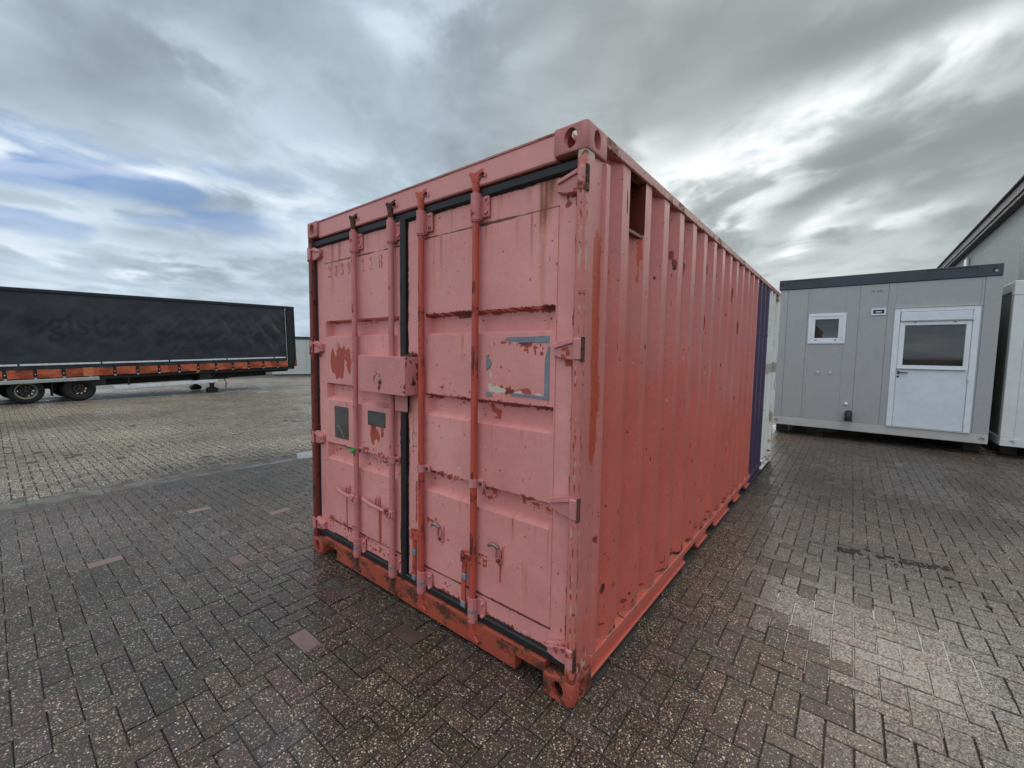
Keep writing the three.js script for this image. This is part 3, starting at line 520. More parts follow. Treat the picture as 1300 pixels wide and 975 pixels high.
const railMat = chipped([188, 118, 110], [150, 96, 70], 93, 0.14), whiteSteel = chipped([224, 220, 210], [150, 120, 88], 103, 0.05), dullRed = chipped([120, 52, 42], DARKRUST, 113, 0.1);
const rubber = mottled([30, 31, 33], 0.55, { amount: 0.25, bump: 0.001, dirt: [54, 50, 48], dirtAmount: 0.2, seed: 31 });
const tapeMat = mottled([128, 136, 146], 0.38, { amount: 0.14, cells: 24, bump: 0.0012, seed: 37 });
const caulk = mottled([186, 158, 128], 0.7, { amount: 0.2, seed: 39 });
const plateMat = mottled([88, 86, 82], 0.45, { amount: 0.22, cells: 28, bump: 0.0008, dirt: [60, 56, 54], dirtAmount: 0.4, seed: 45 });
const zinc = mottled([150, 138, 132], 0.4, { amount: 0.2, metalness: 0.6, seed: 47 });

// ------------------------------------------------------------ the container
const box = thing('shipping_container', 'weathered pink shipping container with a purple and white rear end, standing on wet paving', 'shipping container');
const doorUV = (g) => mapUV(g, (x, y) => [(x + 2.438) / 2.438, y / 2.591]), sideUV = (g) => mapUV(g, (x, y, z) => [-z / 6.058, y / 2.591]);
const LEN = 6.058, WID = 2.438, HGT = 2.591;

// corner castings with oval handling holes
const castings = [];
function casting(sx, top, sz) {  // sx: 0 right side, 1 left; sz: 0 door end, 1 far end
  const h = 0.118, g = (castings[top] ??= oneCasting(top)).clone();
  if (sx) { g.scale(-1, 1, 1); flip(g); }
  if (sz) { g.scale(1, 1, -1); flip(g); }
  g.translate(sx ? -WID : 0, top ? HGT - h : 0, sz ? -LEN : 0);
  return boxUV(toCreasedNormals(g, 0.6));
}
function oneCasting(top) {
  const w = 0.162, h = 0.118, l = 0.178, r = (a) => new THREE.Shape().absellipse(0, 0, a[0], a[1], 0, Math.PI * 2, false, 0);
  const body = roundedCorner(w, h, l), hollow = bx(-w + 0.026, -0.026, 0.026, h - 0.026, -l + 0.03, -0.03, 0.004);
  const oval = (rx, ry, d) => { const g = new THREE.ExtrudeGeometry(r([rx, ry]), { depth: d, bevelEnabled: false, curveSegments: 20 }); g.deleteAttribute('uv'); return boxUV(plain(g)); };
  const front = oval(0.032, 0.042, 0.1); front.translate(-w / 2, h / 2, -0.05);
  const side = oval(0.030, 0.042, 0.1); side.rotateY(Math.PI / 2); side.translate(-0.05, h / 2, -l / 2);
  const up = oval(0.032, 0.058, 0.1); up.rotateX(-Math.PI / 2); up.translate(-w / 2, top ? h - 0.05 : -0.05, -l / 2);
  return cut(body, hollow, front, side, up);
}
function roundedCorner(w, h, l) {  // the outer upright edge is well rounded, the others chamfered
  const c = 0.024, s = new THREE.Shape(); s.moveTo(-w, 0); s.lineTo(-c, 0); s.quadraticCurveTo(0, 0, 0, c); s.lineTo(0, l); s.lineTo(-w, l); s.closePath();
  const b = 0.010, g = plain(new THREE.ExtrudeGeometry(s, { depth: h - 2 * b, bevelEnabled: true, bevelSize: b, bevelThickness: b, bevelOffset: -b, bevelSegments: 2, curveSegments: 6 }));
  g.translate(0, 0, b); g.rotateX(-Math.PI / 2); return boxUV(toCreasedNormals(g, 0.6));
}
function flip(g) { for (const k of Object.keys(g.attributes)) { const a = g.attributes[k], n = a.itemSize; for (let i = 0; i < a.count; i += 3) for (let c = 0; c < n; c++) { const t = a.array[(i + 1) * n + c]; a.array[(i + 1) * n + c] = a.array[(i + 2) * n + c]; a.array[(i + 2) * n + c] = t; } } g.computeVertexNormals(); }
for (const sx of [0, 1]) for (const top of [0, 1]) for (const sz of [0, 1]) mesh('corner_casting', casting(sx, top, sz), sz ? whiteSteel : top ? castMat : castRed, box);

// front posts: hinge lugs side, rounded corner, shallow groove down the flank
function post(mirror, far) {
  const pts = [[-0.052, -0.030], [-0.050, -0.012], [-0.040, -0.004], [-0.014, -0.004], [-0.005, -0.014], [-0.005, -0.078], [-0.013, -0.090], [-0.013, -0.176], [-0.004, -0.190], [-0.004, -0.226], [-0.050, -0.236], [-0.075, -0.236], [-0.075, -0.10], [-0.052, -0.09]];
  const s = new THREE.Shape(pts.map(([x, z]) => new THREE.Vector2(x, -z)));
  const g = plain(new THREE.ExtrudeGeometry(s, { depth: 2.591 - 0.236, bevelEnabled: false, steps: 1 }));
  g.rotateX(-Math.PI / 2); g.translate(0, 0.118, 0); 
  g.computeVertexNormals();
  return g;
}
{
  const g = post(), q = g.attributes.position; for (let i = 0; i < q.count; i++) q.setZ(i, q.getZ(i)); g.computeVertexNormals();
  // ExtrudeGeometry turned about x maps shape y to -z, so the outline already runs backwards from the door end
  mesh('corner_post', mapUV(g.clone(), (x, y, z) => [(-z - x) / 6.058, y / 2.591]), sideMat, box);
  const l = g.clone(); l.scale(-1, 1, 1); flip(l); l.translate(-WID, 0, 0); mesh('corner_post', boxUV(l), dullRed, box);
  for (const s of [0, 1]) mesh('corner_post', sideUV(bx(s ? -WID + 0.004 : -0.08, s ? -WID + 0.08 : -0.004, 0.118, 2.473, -LEN + 0.004, -LEN + 0.17, 0.008)), s ? whiteSteel : sideMat, box);
}
// corrugated flanks
const PITCH = 0.2866, Z0 = -0.236, XO = -0.006, XI = -0.042;
function profile() {  // points (z, x) of the trapezoid corrugation, ribs nearly flush with the rails
  const out = [[Z0, XI]]; let z = -0.298;
  while (z > -5.72) { out.push([z, XI], [z - 0.068, XO], [z - 0.152, XO], [z - 0.220, XI]); z -= PITCH; }
  out.push([-5.888, XI]);
  return out;
}
const ribs = profile(), Y0 = 0.158, Y1 = 2.535;
function flank(withVent) {
  const pos = [], rows = 28, ys = Array.from({ length: rows + 1 }, (_, k) => lerp(Y0, Y1, k / rows));
  const vent = [-0.542, -0.725, 2.26];
  ys.push(2.26); ys.sort((a, b) => a - b);
  const dents = [[-0.75, 0.62, 0.05, 0.07, 0.012], [-1.32, 0.60, 0.06, 0.05, 0.014], [-1.62, 0.58, 0.05, 0.06, 0.016], [-1.05, 0.42, 0.07, 0.06, 0.010], [-2.2, 0.52, 0.09, 0.14, 0.012], [-2.8, 0.45, 0.08, 0.12, 0.013], [-3.3, 0.5, 0.09, 0.12, 0.012], [-2.5, 1.1, 0.12, 0.2, 0.008], [-0.35, 0.4, 0.08, 0.12, 0.006], [-3.7, 0.9, 0.1, 0.2, 0.008]];
  const at = (z, x, y) => { let dx = (fbm(z * 1.4 + 3, y * 1.6 + 7, 3) - 0.5) * 0.005; for (const [dz, dy, a, b, k] of dents) dx -= k * Math.exp(-(((z - dz) / a) ** 2) - (((y - dy) / b) ** 2)); const dz = (fbm(z * 2.1 + 41, y * 2.6, 2) - 0.5) * 0.006; return [Math.min(x + dx * smoothstep(y, Y0, Y0 + 0.15), -0.001), y, z + dz * smoothstep(y, Y0, Y0 + 0.2)]; };
  for (let k = 0; k + 1 < ribs.length; k++) {
    const [za, xa] = ribs[k], [zb, xb] = ribs[k + 1], cutHere = withVent && za < -0.449 && za > -0.60;
    const n = Math.max(1, Math.round(Math.abs(za - zb) / 0.06));
    for (let s = 0; s < n; s++) for (let r = 0; r + 1 < ys.length; r++) {
      if (cutHere && ys[r] >= vent[2] - 1e-6) continue;
      const a0 = [lerp(za, zb, s / n), lerp(xa, xb, s / n)], a1 = [lerp(za, zb, (s + 1) / n), lerp(xa, xb, (s + 1) / n)];
      const A = at(a0[0], a0[1], ys[r]), B = at(a1[0], a1[1], ys[r]), C = at(a1[0], a1[1], ys[r + 1]), D = at(a0[0], a0[1], ys[r + 1]);
      pos.push(...A, ...B, ...C, ...A, ...C, ...D);
    }
  }
  return toCreasedNormals(fromTris(pos), 0.42);
}
mesh('side_wall', sideUV(flank(true)), sideMat, box).userData.label = 'ribbed red flank that turns purple and then white towards the rear';
{ const g = flank(false); g.scale(-1, 1, 1); flip(g); g.translate(-WID, 0, 0); mesh('side_wall', boxUV(toCreasedNormals(g, 0.42)), redMat, box); }
// the pocket left where a ventilator was taken out
mesh('vent_opening', join(bx(-0.165, -0.155, 2.24, 2.532, -0.665, -0.440, 0), bx(-0.155, -0.012, 2.24, 2.258, -0.6525, -0.4505, 0.002), bx(-0.155, -0.012, 2.258, 2.532, -0.664, -0.654, 0), bx(-0.155, -0.012, 2.258, 2.532, -0.449, -0.440, 0)), dullRed, box).userData.label = 'square opening at the top of the flank where a ventilator is missing';
// rails
mesh('top_rail', sideUV(bx(-0.062, 0.002, 2.533, 2.589, -0.178, -LEN + 0.178, 0.006)), railMat, box); boxUV(box.children.at(-1).geometry);
mesh('top_rail', bx(-WID - 0.002, -WID + 0.062, 2.533, 2.589, -0.178, -LEN + 0.178, 0.006), railMat, box);
const pockets = [[-1.69, -2.02], [-2.32, -2.59], [-3.16, -3.435], [-3.72, -4.05]];
function lowRail() {
  const parts = [bx(-0.062, -0.003, 0.112, 0.160, -0.178, -LEN + 0.178, 0.005)];
  let z = -0.178; for (const [a, b] of [...pockets, [-LEN + 0.178, 0]]) { parts.push(bx(-0.045, -0.028, 0.05, 0.114, z, a, 0.001), bx(-0.075, -0.004, 0.034, 0.052, z, a, 0.004)); if (b) { parts.push(bx(-0.09, -0.02, 0.034, 0.112, a + 0.006, a - 0.0, 0.001), bx(-0.09, -0.02, 0.034, 0.112, b, b - 0.006, 0.001)); } z = b; }
  return join(parts);
}
{
  const g = lowRail(); const m = mesh('bottom_rail', sideUV(g.clone()), sideMat, box); 
  const l = g.clone(); l.scale(-1, 1, 1); flip(l); l.translate(-WID, 0, 0); mesh('bottom_rail', boxUV(l), redMat, box);
  // old sealant where the ribs meet the rail
  const pts = []; for (let k = 0; k + 1 < ribs.length; k++) for (let s = 0; s < 3; s++) { const z = lerp(ribs[k][0], ribs[k + 1][0], s / 3), x = lerp(ribs[k][1], ribs[k + 1][1], s / 3); pts.push([x + 0.004, 0.163 + (noise(z * 30, 3) - 0.5) * 0.006, z]); }
  mesh('sealant_bead', boxUV(plain(new THREE.TubeGeometry(new THREE.CatmullRomCurve3(pts.filter((p) => p[2] > -4.3).map((p) => new THREE.Vector3(...p)), false, 'catmullrom', 0.1), 420, 0.0022, 5))), caulk, box);
}
// roof, rear and floor close the box
{
  const pos = []; for (let k = 0; k < 60; k++) { const za = lerp(-0.17, -5.9, k / 60), zb = lerp(-0.17, -5.9, (k + 1) / 60), ya = 2.572 + (k % 2) * 0.008, yb = 2.572 + ((k + 1) % 2) * 0.008; pos.push(-2.38, ya, za, -0.06, ya, za, -0.06, yb, zb, -2.38, ya, za, -0.06, yb, zb, -2.38, yb, zb); }
  mesh('roof_panel', boxUV(fromTris(pos)), redMat, box);
  mesh('rear_wall', bx(-2.36, -0.078, 0.12, 2.53, -5.99, -5.96, 0.002), whiteSteel, box);
  mesh('rear_header', bx(-2.276, -0.162, 2.47, 2.585, -6.05, -5.97, 0.006), whiteSteel, box);
  mesh('rear_sill', bx(-2.276, -0.162, 0.03, 0.15, -6.05, -5.97, 0.006), whiteSteel, box);
  mesh('floor', bx(-2.37, -0.066, 0.125, 0.158, -5.95, -0.10, 0.002), oldRust, box);
  for (let z = -0.45; z > -5.8; z -= 0.42) mesh('cross_member', bx(-2.36, -0.09, 0.045, 0.124, z, z - 0.045, 0.003), oldRust, box);
}
// header and sill at the door end
mesh('door_header', doorUV(bx(-2.276, -0.162, 2.462, 2.583, -0.075, -0.014, 0.006)), doorMat, box);
mesh('header_cap', bx(-2.276, -0.162, 2.572, 2.588, -0.16, -0.010, 0.004), railMat, box);
{
  const s = [[-2.276, 0.150], [-2.276, 0.100], [-2.075, 0.100], [-2.075, 0.026], [-0.345, 0.026], [-0.345, 0.100], [-0.162, 0.100], [-0.162, 0.150]];
  const g = slab(s, 0.055, 0.003); g.translate(0, 0, -0.068); mesh('door_sill', g, rustyMat, box).userData.label = 'rusty orange sill under the doors with notches at both ends';
  mesh('sill_floor', bx(-2.276, -0.162, 0.108, 0.128, -0.30, -0.072, 0.002), oldRust, box);
}

// ------------------------------------------------------------ doors
const DZ = -0.046;
function leafPanel(x0, x1, xa, xb, lapX0, lapX1) {
  const e = 0.014, xs = [...new Set([x0, lapX0 - 0.001, lapX0, xa, xa + e, lerp(xa, xb, 0.33), lerp(xa, xb, 0.66), xb - e, xb, lapX1, lapX1 + 0.001, x1])].sort((a, b) => a - b);
  const tr = [[0.785, 0.915], [1.245, 1.373], [1.712, 1.842]], ys = [0.185, 0.30, 0.301, 2.275, 2.276, 2.425]; for (const [a, b] of tr) ys.push(a, a + 0.026, b - 0.014, b); for (let k = 0; k < 12; k++) ys.push(0.4 + k * 0.165);
  const yy = [...new Set(ys)].sort((a, b) => a - b);
  const zAt = (x, y) => {
    let z = DZ; if (x >= lapX0 && x <= lapX1 && y >= 0.301 && y <= 2.275) z += 0.005;
    if (x >= xa + e && x <= xb - e) for (const [a, b] of tr) if (y >= a + 0.026 - 1e-6 && y <= b - 0.014 + 1e-6) z -= 0.050;
    return z + (fbm(x * 2.3 + 5, y * 2.3 + 2, 2) - 0.5) * 0.004;
  };
  const pos = [];
  for (let i = 0; i + 1 < xs.length; i++) for (let j = 0; j + 1 < yy.length; j++) { const A = [xs[i], yy[j]], B = [xs[i + 1], yy[j]], C = [xs[i + 1], yy[j + 1]], D = [xs[i], yy[j + 1]], p = ([x, y]) => [x, y, zAt(x, y)]; pos.push(...p(A), ...p(B), ...p(C), ...p(A), ...p(C), ...p(D)); }
  const g = toCreasedNormals(fromTris(pos), 0.3);
  return join(doorUV(g), doorUV(bx(x0, x1, 0.186, 2.424, DZ - 0.075, DZ - 0.062, 0)));
}
const doorParts = { left: { x0: -2.372, x1: -1.312, bars: [-1.793, -1.368], pm: barPink }, right: { x0: -1.244, x1: -0.066, bars: [-1.077, -0.641], pm: barRed } };
function bar(x, material, leaf) {
  const z = -0.012, r = 0.0185;
  const b = mesh('locking_bar', cyl([x, 0.14, z], [x, 2.44, z], r, r, 20), material, leaf);
  return b;
}
function bracket(x, y0, y1, leaf) {  // wrap-round bearing with a bolted side plate
  const z = -0.012, g = [cyl([x, y0, z], [x, y1, z], 0.0275, 0.0275, 18), cyl([x, y0 - 0.008, z], [x, y0, z], 0.024, 0.024, 18), bx(x - 0.026, x + 0.072, y0 + 0.012, y1 - 0.004, -0.044, -0.030, 0.004), bx(x - 0.026, x + 0.026, y0, y1, -0.036, -0.012, 0.002)];
  const b = mesh('bar_bracket', join(g), barPink, leaf);
  for (const y of [y0 + 0.034, y1 - 0.026]) { const n = new THREE.SphereGeometry(0.0115, 10, 6, 0, Math.PI * 2, 0, Math.PI / 2); n.rotateX(Math.PI / 2); n.translate(x + 0.054, y, -0.031); mesh('bracket_bolt', boxUV(plain(n)), hingeMat, leaf); }
  return b;
}
function cam(x, y, s, leaf, m) {  // forked cam at the bar end and the keeper it hooks
  const z = -0.012, w = 0.042;
  const fork = [[-0.018, 0], [0.018, 0], [0.022, 0.03], [0.05, 0.048], [0.044, 0.062], [0.012, 0.052], [-0.012, 0.052], [-0.03, 0.062], [-0.042, 0.056], [-0.026, 0.03]].map(([a, b]) => [a, b * s]);
  const g = slab(s > 0 ? fork : fork.slice().reverse(), 0.016, 0.003); g.translate(x, y, z - 0.008);
  mesh('cam', join(g, cyl([x, y - 0.035 * s, z], [x, y + 0.02 * s, z], 0.020, 0.020, 14)), m, leaf);
  const k = new THREE.TorusGeometry(0.021, 0.007, 6, 14, Math.PI * 1.3); k.rotateZ(-0.5); k.translate(x + 0.044, y + 0.030 * s, -0.012);
  mesh('cam_keeper', join(boxUV(plain(k)), bx(x + 0.026, x + 0.070, y + 0.010 * s, y + 0.05 * s, -0.045, -0.014, 0.004)), s > 0 ? hingeMat : rustyMat, leaf);
}
function hinge(y, right, leaf) {
  const s = right ? 1 : -1, X = (d) => (right ? -d : -WID + d);
  const o = [[X(0.012), y + 0.045], [X(0.060), y + 0.044], [X(0.150), y + 0.018], [X(0.150), y - 0.030], [X(0.100), y - 0.044], [X(0.012), y - 0.050]];
  const blade = slab(right ? o : o.slice().reverse(), 0.022, 0.004); blade.translate(0, 0, -0.042);
  const rib = slab((right ? [[X(0.05), y + 0.036], [X(0.145), y + 0.008], [X(0.145), y + 0.001], [X(0.05), y + 0.026]] : [[X(0.05), y + 0.036], [X(0.05), y + 0.026], [X(0.145), y + 0.001], [X(0.145), y + 0.008]]), 0.010, 0.002); rib.translate(0, 0, -0.018);
  const knuckle = bx(X(0.045), X(0.006), y - 0.052, y + 0.046, -0.030, 0.004, 0.007), pin = cyl([X(0.026), y - 0.062, -0.012], [X(0.026), y + 0.056, -0.012], 0.009, 0.009, 10);
  mesh('hinge', join(blade, rib, knuckle, pin), hingeMat, leaf);
  mesh('hinge_slot', bx(X(0.0055), X(-0.0015), y - 0.058, y + 0.050, -0.026, -0.002, 0.001), oldRust, leaf);
}
for (const side of ['left', 'right']) {
  const d = doorParts[side], leaf = new THREE.Group(); leaf.name = 'door'; box.add(leaf); leaf.userData.label = side === 'left' ? 'pink door leaf with a stencilled number and two grey data plates' : 'pink door leaf with red locking bars and a torn placard';
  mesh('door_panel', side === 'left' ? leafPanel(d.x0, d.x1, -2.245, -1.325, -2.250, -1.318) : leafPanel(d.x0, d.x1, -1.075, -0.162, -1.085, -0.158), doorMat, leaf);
  for (const x of d.bars) {
    bar(x, d.pm, leaf);
    bracket(x, 2.295, 2.425, leaf); bracket(x, 0.155, 0.285, leaf);
    cam(x, 2.475, 1, leaf, side === 'left' ? oldRust : barRed); cam(x, 0.105, -1, leaf, side === 'left' ? oldRust : barRed);
    // clamp half way
    const y = 0.925; mesh('bar_clamp', join(cyl([x, y - 0.022, -0.012], [x, y + 0.022, -0.012], 0.0255, 0.0255, 16), bx(x, x + 0.058, y - 0.022, y + 0.022, -0.044, -0.020, 0.004)), hingeMat, leaf);
    const nut = new THREE.SphereGeometry(0.011, 10, 6); nut.translate(x + 0.042, y, -0.019); mesh('clamp_bolt', boxUV(plain(nut)), oldRust, leaf);
  }
  for (const y of [2.36, 1.645, 0.935, 0.235]) hinge(y, side === 'right', leaf);
  // rubber seal round the leaf
  const a = side === 'left' ? [-2.392, -1.300] : [-1.302, -0.046];
  const seal = [bx(a[0], a[1] - 0.002, 2.408, 2.456, -0.060, -0.026, 0.008), bx(a[0], a[1] - 0.002, 0.150, 0.196, -0.060, -0.026, 0.008)];
  if (side === 'left') seal.push(bx(-2.398, -2.366, 0.19, 2.41, -0.066, -0.040, 0.006)); else seal.push(bx(-1.302, -1.250, 0.155, 2.452, -0.060, -0.024, 0.008), bx(-0.066, -0.050, 0.19, 2.41, -0.066, -0.036, 0.004));
  mesh('door_seal', join(seal), rubber, leaf);
}
// dark stub channel behind the hinges on the far post
mesh('post_channel', bx(-2.432, -2.398, 0.19, 2.40, -0.080, -0.050, 0.003), dullRed, box);
const [leftDoor, rightDoor] = box.children.filter((o) => o.name === 'door');
// handles: on the pink leaf they lie in their catches, on the other they hang down beside the bars
function catchPlate(x, y, leaf, open) {
  const g = [slab(Array.from({ length: 20 }, (_, k) => { const t = (k / 20) * Math.PI * 2; return [x + Math.cos(t) * 0.020, y + Math.sin(t) * 0.020 + Math.sign(Math.sin(t) || 1) * 0.035]; }), 0.010, 0.002)]; g[0].translate(0, 0, -0.040);
  mesh('handle_catch', join(g, tube([[x - 0.012, y - 0.03, -0.03], [x - 0.016, y, -0.02], [x - 0.012, y + 0.028, -0.022]], 0.005, 8, 6), tube([[x + 0.013, y - 0.03, -0.03], [x + 0.016, y, -0.02], [x + 0.012, y + 0.028, -0.022]], 0.005, 8, 6)), hingeMat, leaf);
  if (open) { mesh('catch_latch', tube([[x, y + 0.035, -0.024], [x - 0.02, y + 0.050, -0.014], [x - 0.044, y + 0.048, -0.012], [x - 0.058, y + 0.036, -0.016]], 0.0095, 14, 7), zinc, leaf); mesh('catch_rivet', cyl([x, y - 0.035, -0.036], [x, y - 0.035, -0.022], 0.010, 0.010, 8), oldRust, leaf); }
}
for (const [xb, x0, x1] of [[-1.793, -2.045, -1.815], [-1.368, -1.705, -1.39]]) {
  mesh('handle', join(tube([[x0, 0.592, -0.006], [lerp(x0, x1, 0.3), 0.578, 0.002], [lerp(x0, x1, 0.7), 0.570, 0.000], [x1 - 0.02, 0.566, -0.004]], 0.0125, 16, 8), bx(x1 - 0.05, xb + 0.02, 0.540, 0.592, -0.016, 0.010, 0.004), cyl([xb - 0.03, 0.566, 0.004], [xb - 0.03, 0.566, 0.016], 0.009, 0.009, 8)), hingeMat, leftDoor);
  catchPlate(lerp(x0, x1, 0.45), 0.585, leftDoor, false);
}
for (const [xb, xh] of [[-1.077, -1.141], [-0.641, -0.701]]) {
  mesh('handle_hub', join(bx(xh - 0.022, xb, 0.468, 0.530, -0.020, 0.008, 0.005), cyl([xh + 0.004, 0.505, 0.006], [xh + 0.004, 0.505, 0.016], 0.010, 0.010, 10)), barRed, rightDoor);
  const bend = xb < -1 ? 0 : -0.008;
  mesh('handle', slabBar(xh, 0.475, 0.205, bend), barRed, rightDoor).userData.label = 'flat orange handle hanging down, wound with grey tape';
  for (const y of [0.385, 0.225]) mesh('tape_band', bx(xh - 0.0175 + bend * (y < 0.3 ? 1 : 0.4), xh + 0.0175 + bend * (y < 0.3 ? 1 : 0.4), y - 0.017, y + 0.017, -0.020, 0.0005, 0.003), tapeMat, rightDoor);
}
function slabBar(x, yt, yb, bend) { const n = 8, pos = []; const parts = []; for (let k = 0; k < n; k++) { const a = lerp(yt, yb, k / n), b = lerp(yt, yb, (k + 1) / n), o = bend * Math.sin(((k + 0.5) / n) * 2.6) ; parts.push(bx(x - 0.015 + o, x + 0.015 + o, b - 0.001, a + 0.001, -0.018, -0.003, 0.002)); } return join(parts); }
catchPlate(-0.926, 0.560, rightDoor, true); catchPlate(-0.473, 0.575, rightDoor, true);
// grey tape round the lower bearings
for (const [x, leaf] of [[-1.793, leftDoor], [-1.368, leftDoor], [-1.077, rightDoor], [-0.641, rightDoor]]) mesh('tape_band', cyl([x, 0.205, -0.012], [x, 0.222, -0.012], 0.0283, 0.0283, 18), tapeMat, leaf);
// plates on the left leaf
mesh('data_plate', bx(-2.128, -1.940, 0.965, 1.205, -0.045, -0.0365, 0.002), plateMat, leftDoor);
mesh('data_plate', bx(-1.684, -1.482, 1.112, 1.212, -0.045, -0.0365, 0.002), plateMat, leftDoor);
{
  const S = 256, cv = document.createElement('canvas'); cv.width = cv.height = S; const q = cv.getContext('2d'); q.fillStyle = '#57544f'; q.fillRect(0, 0, S, S); const R = rng(3);
  q.fillStyle = '#6c6963'; for (let k = 0; k < 10; k++) q.fillRect(18 + R() * 8, 20 + k * 22, 120 + R() * 90, 5);
  const t = new THREE.CanvasTexture(cv); t.colorSpace = THREE.SRGBColorSpace;
  // scuffed pale scratch across the taller plate
  mesh('plate_scratch', tube([[-2.10, 1.06, -0.0362], [-2.06, 1.05, -0.0362], [-2.02, 1.01, -0.0362], [-2.0, 0.975, -0.0362]], 0.0028, 16, 5), zinc, leftDoor);
}
mesh('seal_tag', join(bx(-1.828, -1.758, 0.918, 0.946, 0.008, 0.016, 0.004), tube([[-1.813, 0.925, 0.01], [-1.793, 0.91, 0.022], [-1.763, 0.93, 0.012]], 0.008, 10, 6)), mottled([64, 150, 66], 0.4, { seed: 71 }), leftDoor).userData.label = 'bright green plastic seal on the locking bar';
// torn placard edged with grey tape
{
  const R = rng(8), z = -0.0395;
  const piece = (pts) => { const g = slab(pts, 0.0022, 0.0006); g.translate(0, 0, z); mesh('tape_strip', g, tapeMat, rightDoor); };
  piece([[-0.465, 1.684], [-0.372, 1.679], [-0.372, 1.699], [-0.44, 1.699]]); piece([[-0.369, 1.672], [-0.277, 1.673], [-0.277, 1.7], [-0.369, 1.699]]); piece([[-0.272, 1.672], [-0.193, 1.672], [-0.193, 1.703], [-0.272, 1.701]]);
  piece([[-0.214, 1.53], [-0.189, 1.53], [-0.189, 1.655], [-0.196, 1.655], [-0.213, 1.60]]); piece([[-0.214, 1.43], [-0.189, 1.43], [-0.189, 1.527], [-0.214, 1.527]]); piece([[-0.215, 1.405], [-0.188, 1.403], [-0.188, 1.427], [-0.215, 1.427]]);
  piece([[-0.318, 1.410], [-0.218, 1.406], [-0.218, 1.419], [-0.318, 1.424]]); piece([[-0.42, 1.410], [-0.322, 1.410], [-0.322, 1.422], [-0.40, 1.422]]); piece([[-0.582, 1.396], [-0.54, 1.398], [-0.55, 1.414], [-0.582, 1.418]]); piece([[-0.583, 1.53], [-0.56, 1.545], [-0.548, 1.57], [-0.56, 1.59], [-0.583, 1.61]]);
}
{ const k = new THREE.SphereGeometry(0.013, 12, 8); k.translate(-0.928, 1.428, -0.036); mesh('stud', boxUV(plain(k)), hingeMat, rightDoor); }
{ const w = mottled([200, 196, 188], 0.6, { seed: 81 }); mesh('part_label', bx(-1.218, -1.205, 1.02, 1.13, -0.047, -0.0435, 0.001), w, rightDoor); }
// lock box over the gap between the leaves
{
  const m = chipped([216, 142, 140], [112, 62, 44], 131, 0.0), lb = new THREE.Group(); lb.name = 'lock_box'; box.add(lb); lb.userData.label = 'pink steel lock box hung over the meeting edge of the doors';
  mesh('box_front', bx(-1.632, -1.137, 1.357, 1.590, 0.056, 0.062, 0.003), m, lb);
  mesh('box_top', bx(-1.630, -1.139, 1.582, 1.588, -0.040, 0.055, 0.002), m, lb);
  mesh('box_side', bx(-1.144, -1.138, 1.359, 1.581, -0.040, 0.055, 0.002), m, lb); mesh('box_side', bx(-1.631, -1.625, 1.359, 1.581, -0.040, 0.055, 0.002), m, lb);
  mesh('lock_tongue', bx(-1.34, -1.215, 1.245, 1.372, -0.022, -0.014, 0.003), hingeMat, lb);
  mesh('torn_edge', join(bx(-1.225, -1.145, 1.589, 1.60, -0.04, 0.0, 0.002), slab([[-1.235, 1.59], [-1.14, 1.59], [-1.15, 1.612], [-1.17, 1.604], [-1.185, 1.622], [-1.2, 1.606], [-1.222, 1.618]], 0.004, 0.001).translate(0, 0, -0.035)), oldRust, lb);
}

// ------------------------------------------------------------ site cabins
const cabinWall = mottled([167, 167, 167], 0.55, { amount: 0.035, cells: 40, bump: 0.0004, seed: 131, size: 512 });
const cabinFrame = mottled([186, 184, 180], 0.45, { amount: 0.05, seed: 137 });
const anthracite = mottled([58, 64, 72], 0.42, { amount: 0.08, seed: 139 });
const anthraciteDark = mottled([46, 51, 58], 0.5, { amount: 0.08, seed: 140 });
const whitePvc = mottled([222, 226, 230], 0.3, { amount: 0.025, bump: 0.0001, seed: 141 });
const whiteLeaf = mottled([214, 219, 226], 0.36, { amount: 0.03, bump: 0.0002, seed: 143 });
const blackPlastic = mottled([26, 26, 28], 0.45, { amount: 0.1, seed: 147 });
const glassMat = new THREE.MeshPhysicalMaterial({ color: 0xffffff, roughness: 0.02, transmission: 1, thickness: 0, ior: 1.5 });
const blockMat = mottled([62, 58, 54], 0.8, { amount: 0.2, seed: 149 });
const inside = mottled([60, 56, 52], 0.8, { seed: 151 });
const holeMat = mottled([24, 24, 25], 0.8, { seed: 152 });
function ring(x0, x1, y0, y1, w, z0, z1, c = 0.004) { return join(bx(x0, x1, y1 - w, y1, z0, z1, c), bx(x0, x1, y0, y0 + w, z0, z1, c), bx(x0, x0 + w, y0 + w - 0.0005, y1 - w + 0.0005, z0, z1, c), bx(x1 - w, x1, y0 + w - 0.0005, y1 - w + 0.0005, z0, z1, c)); }
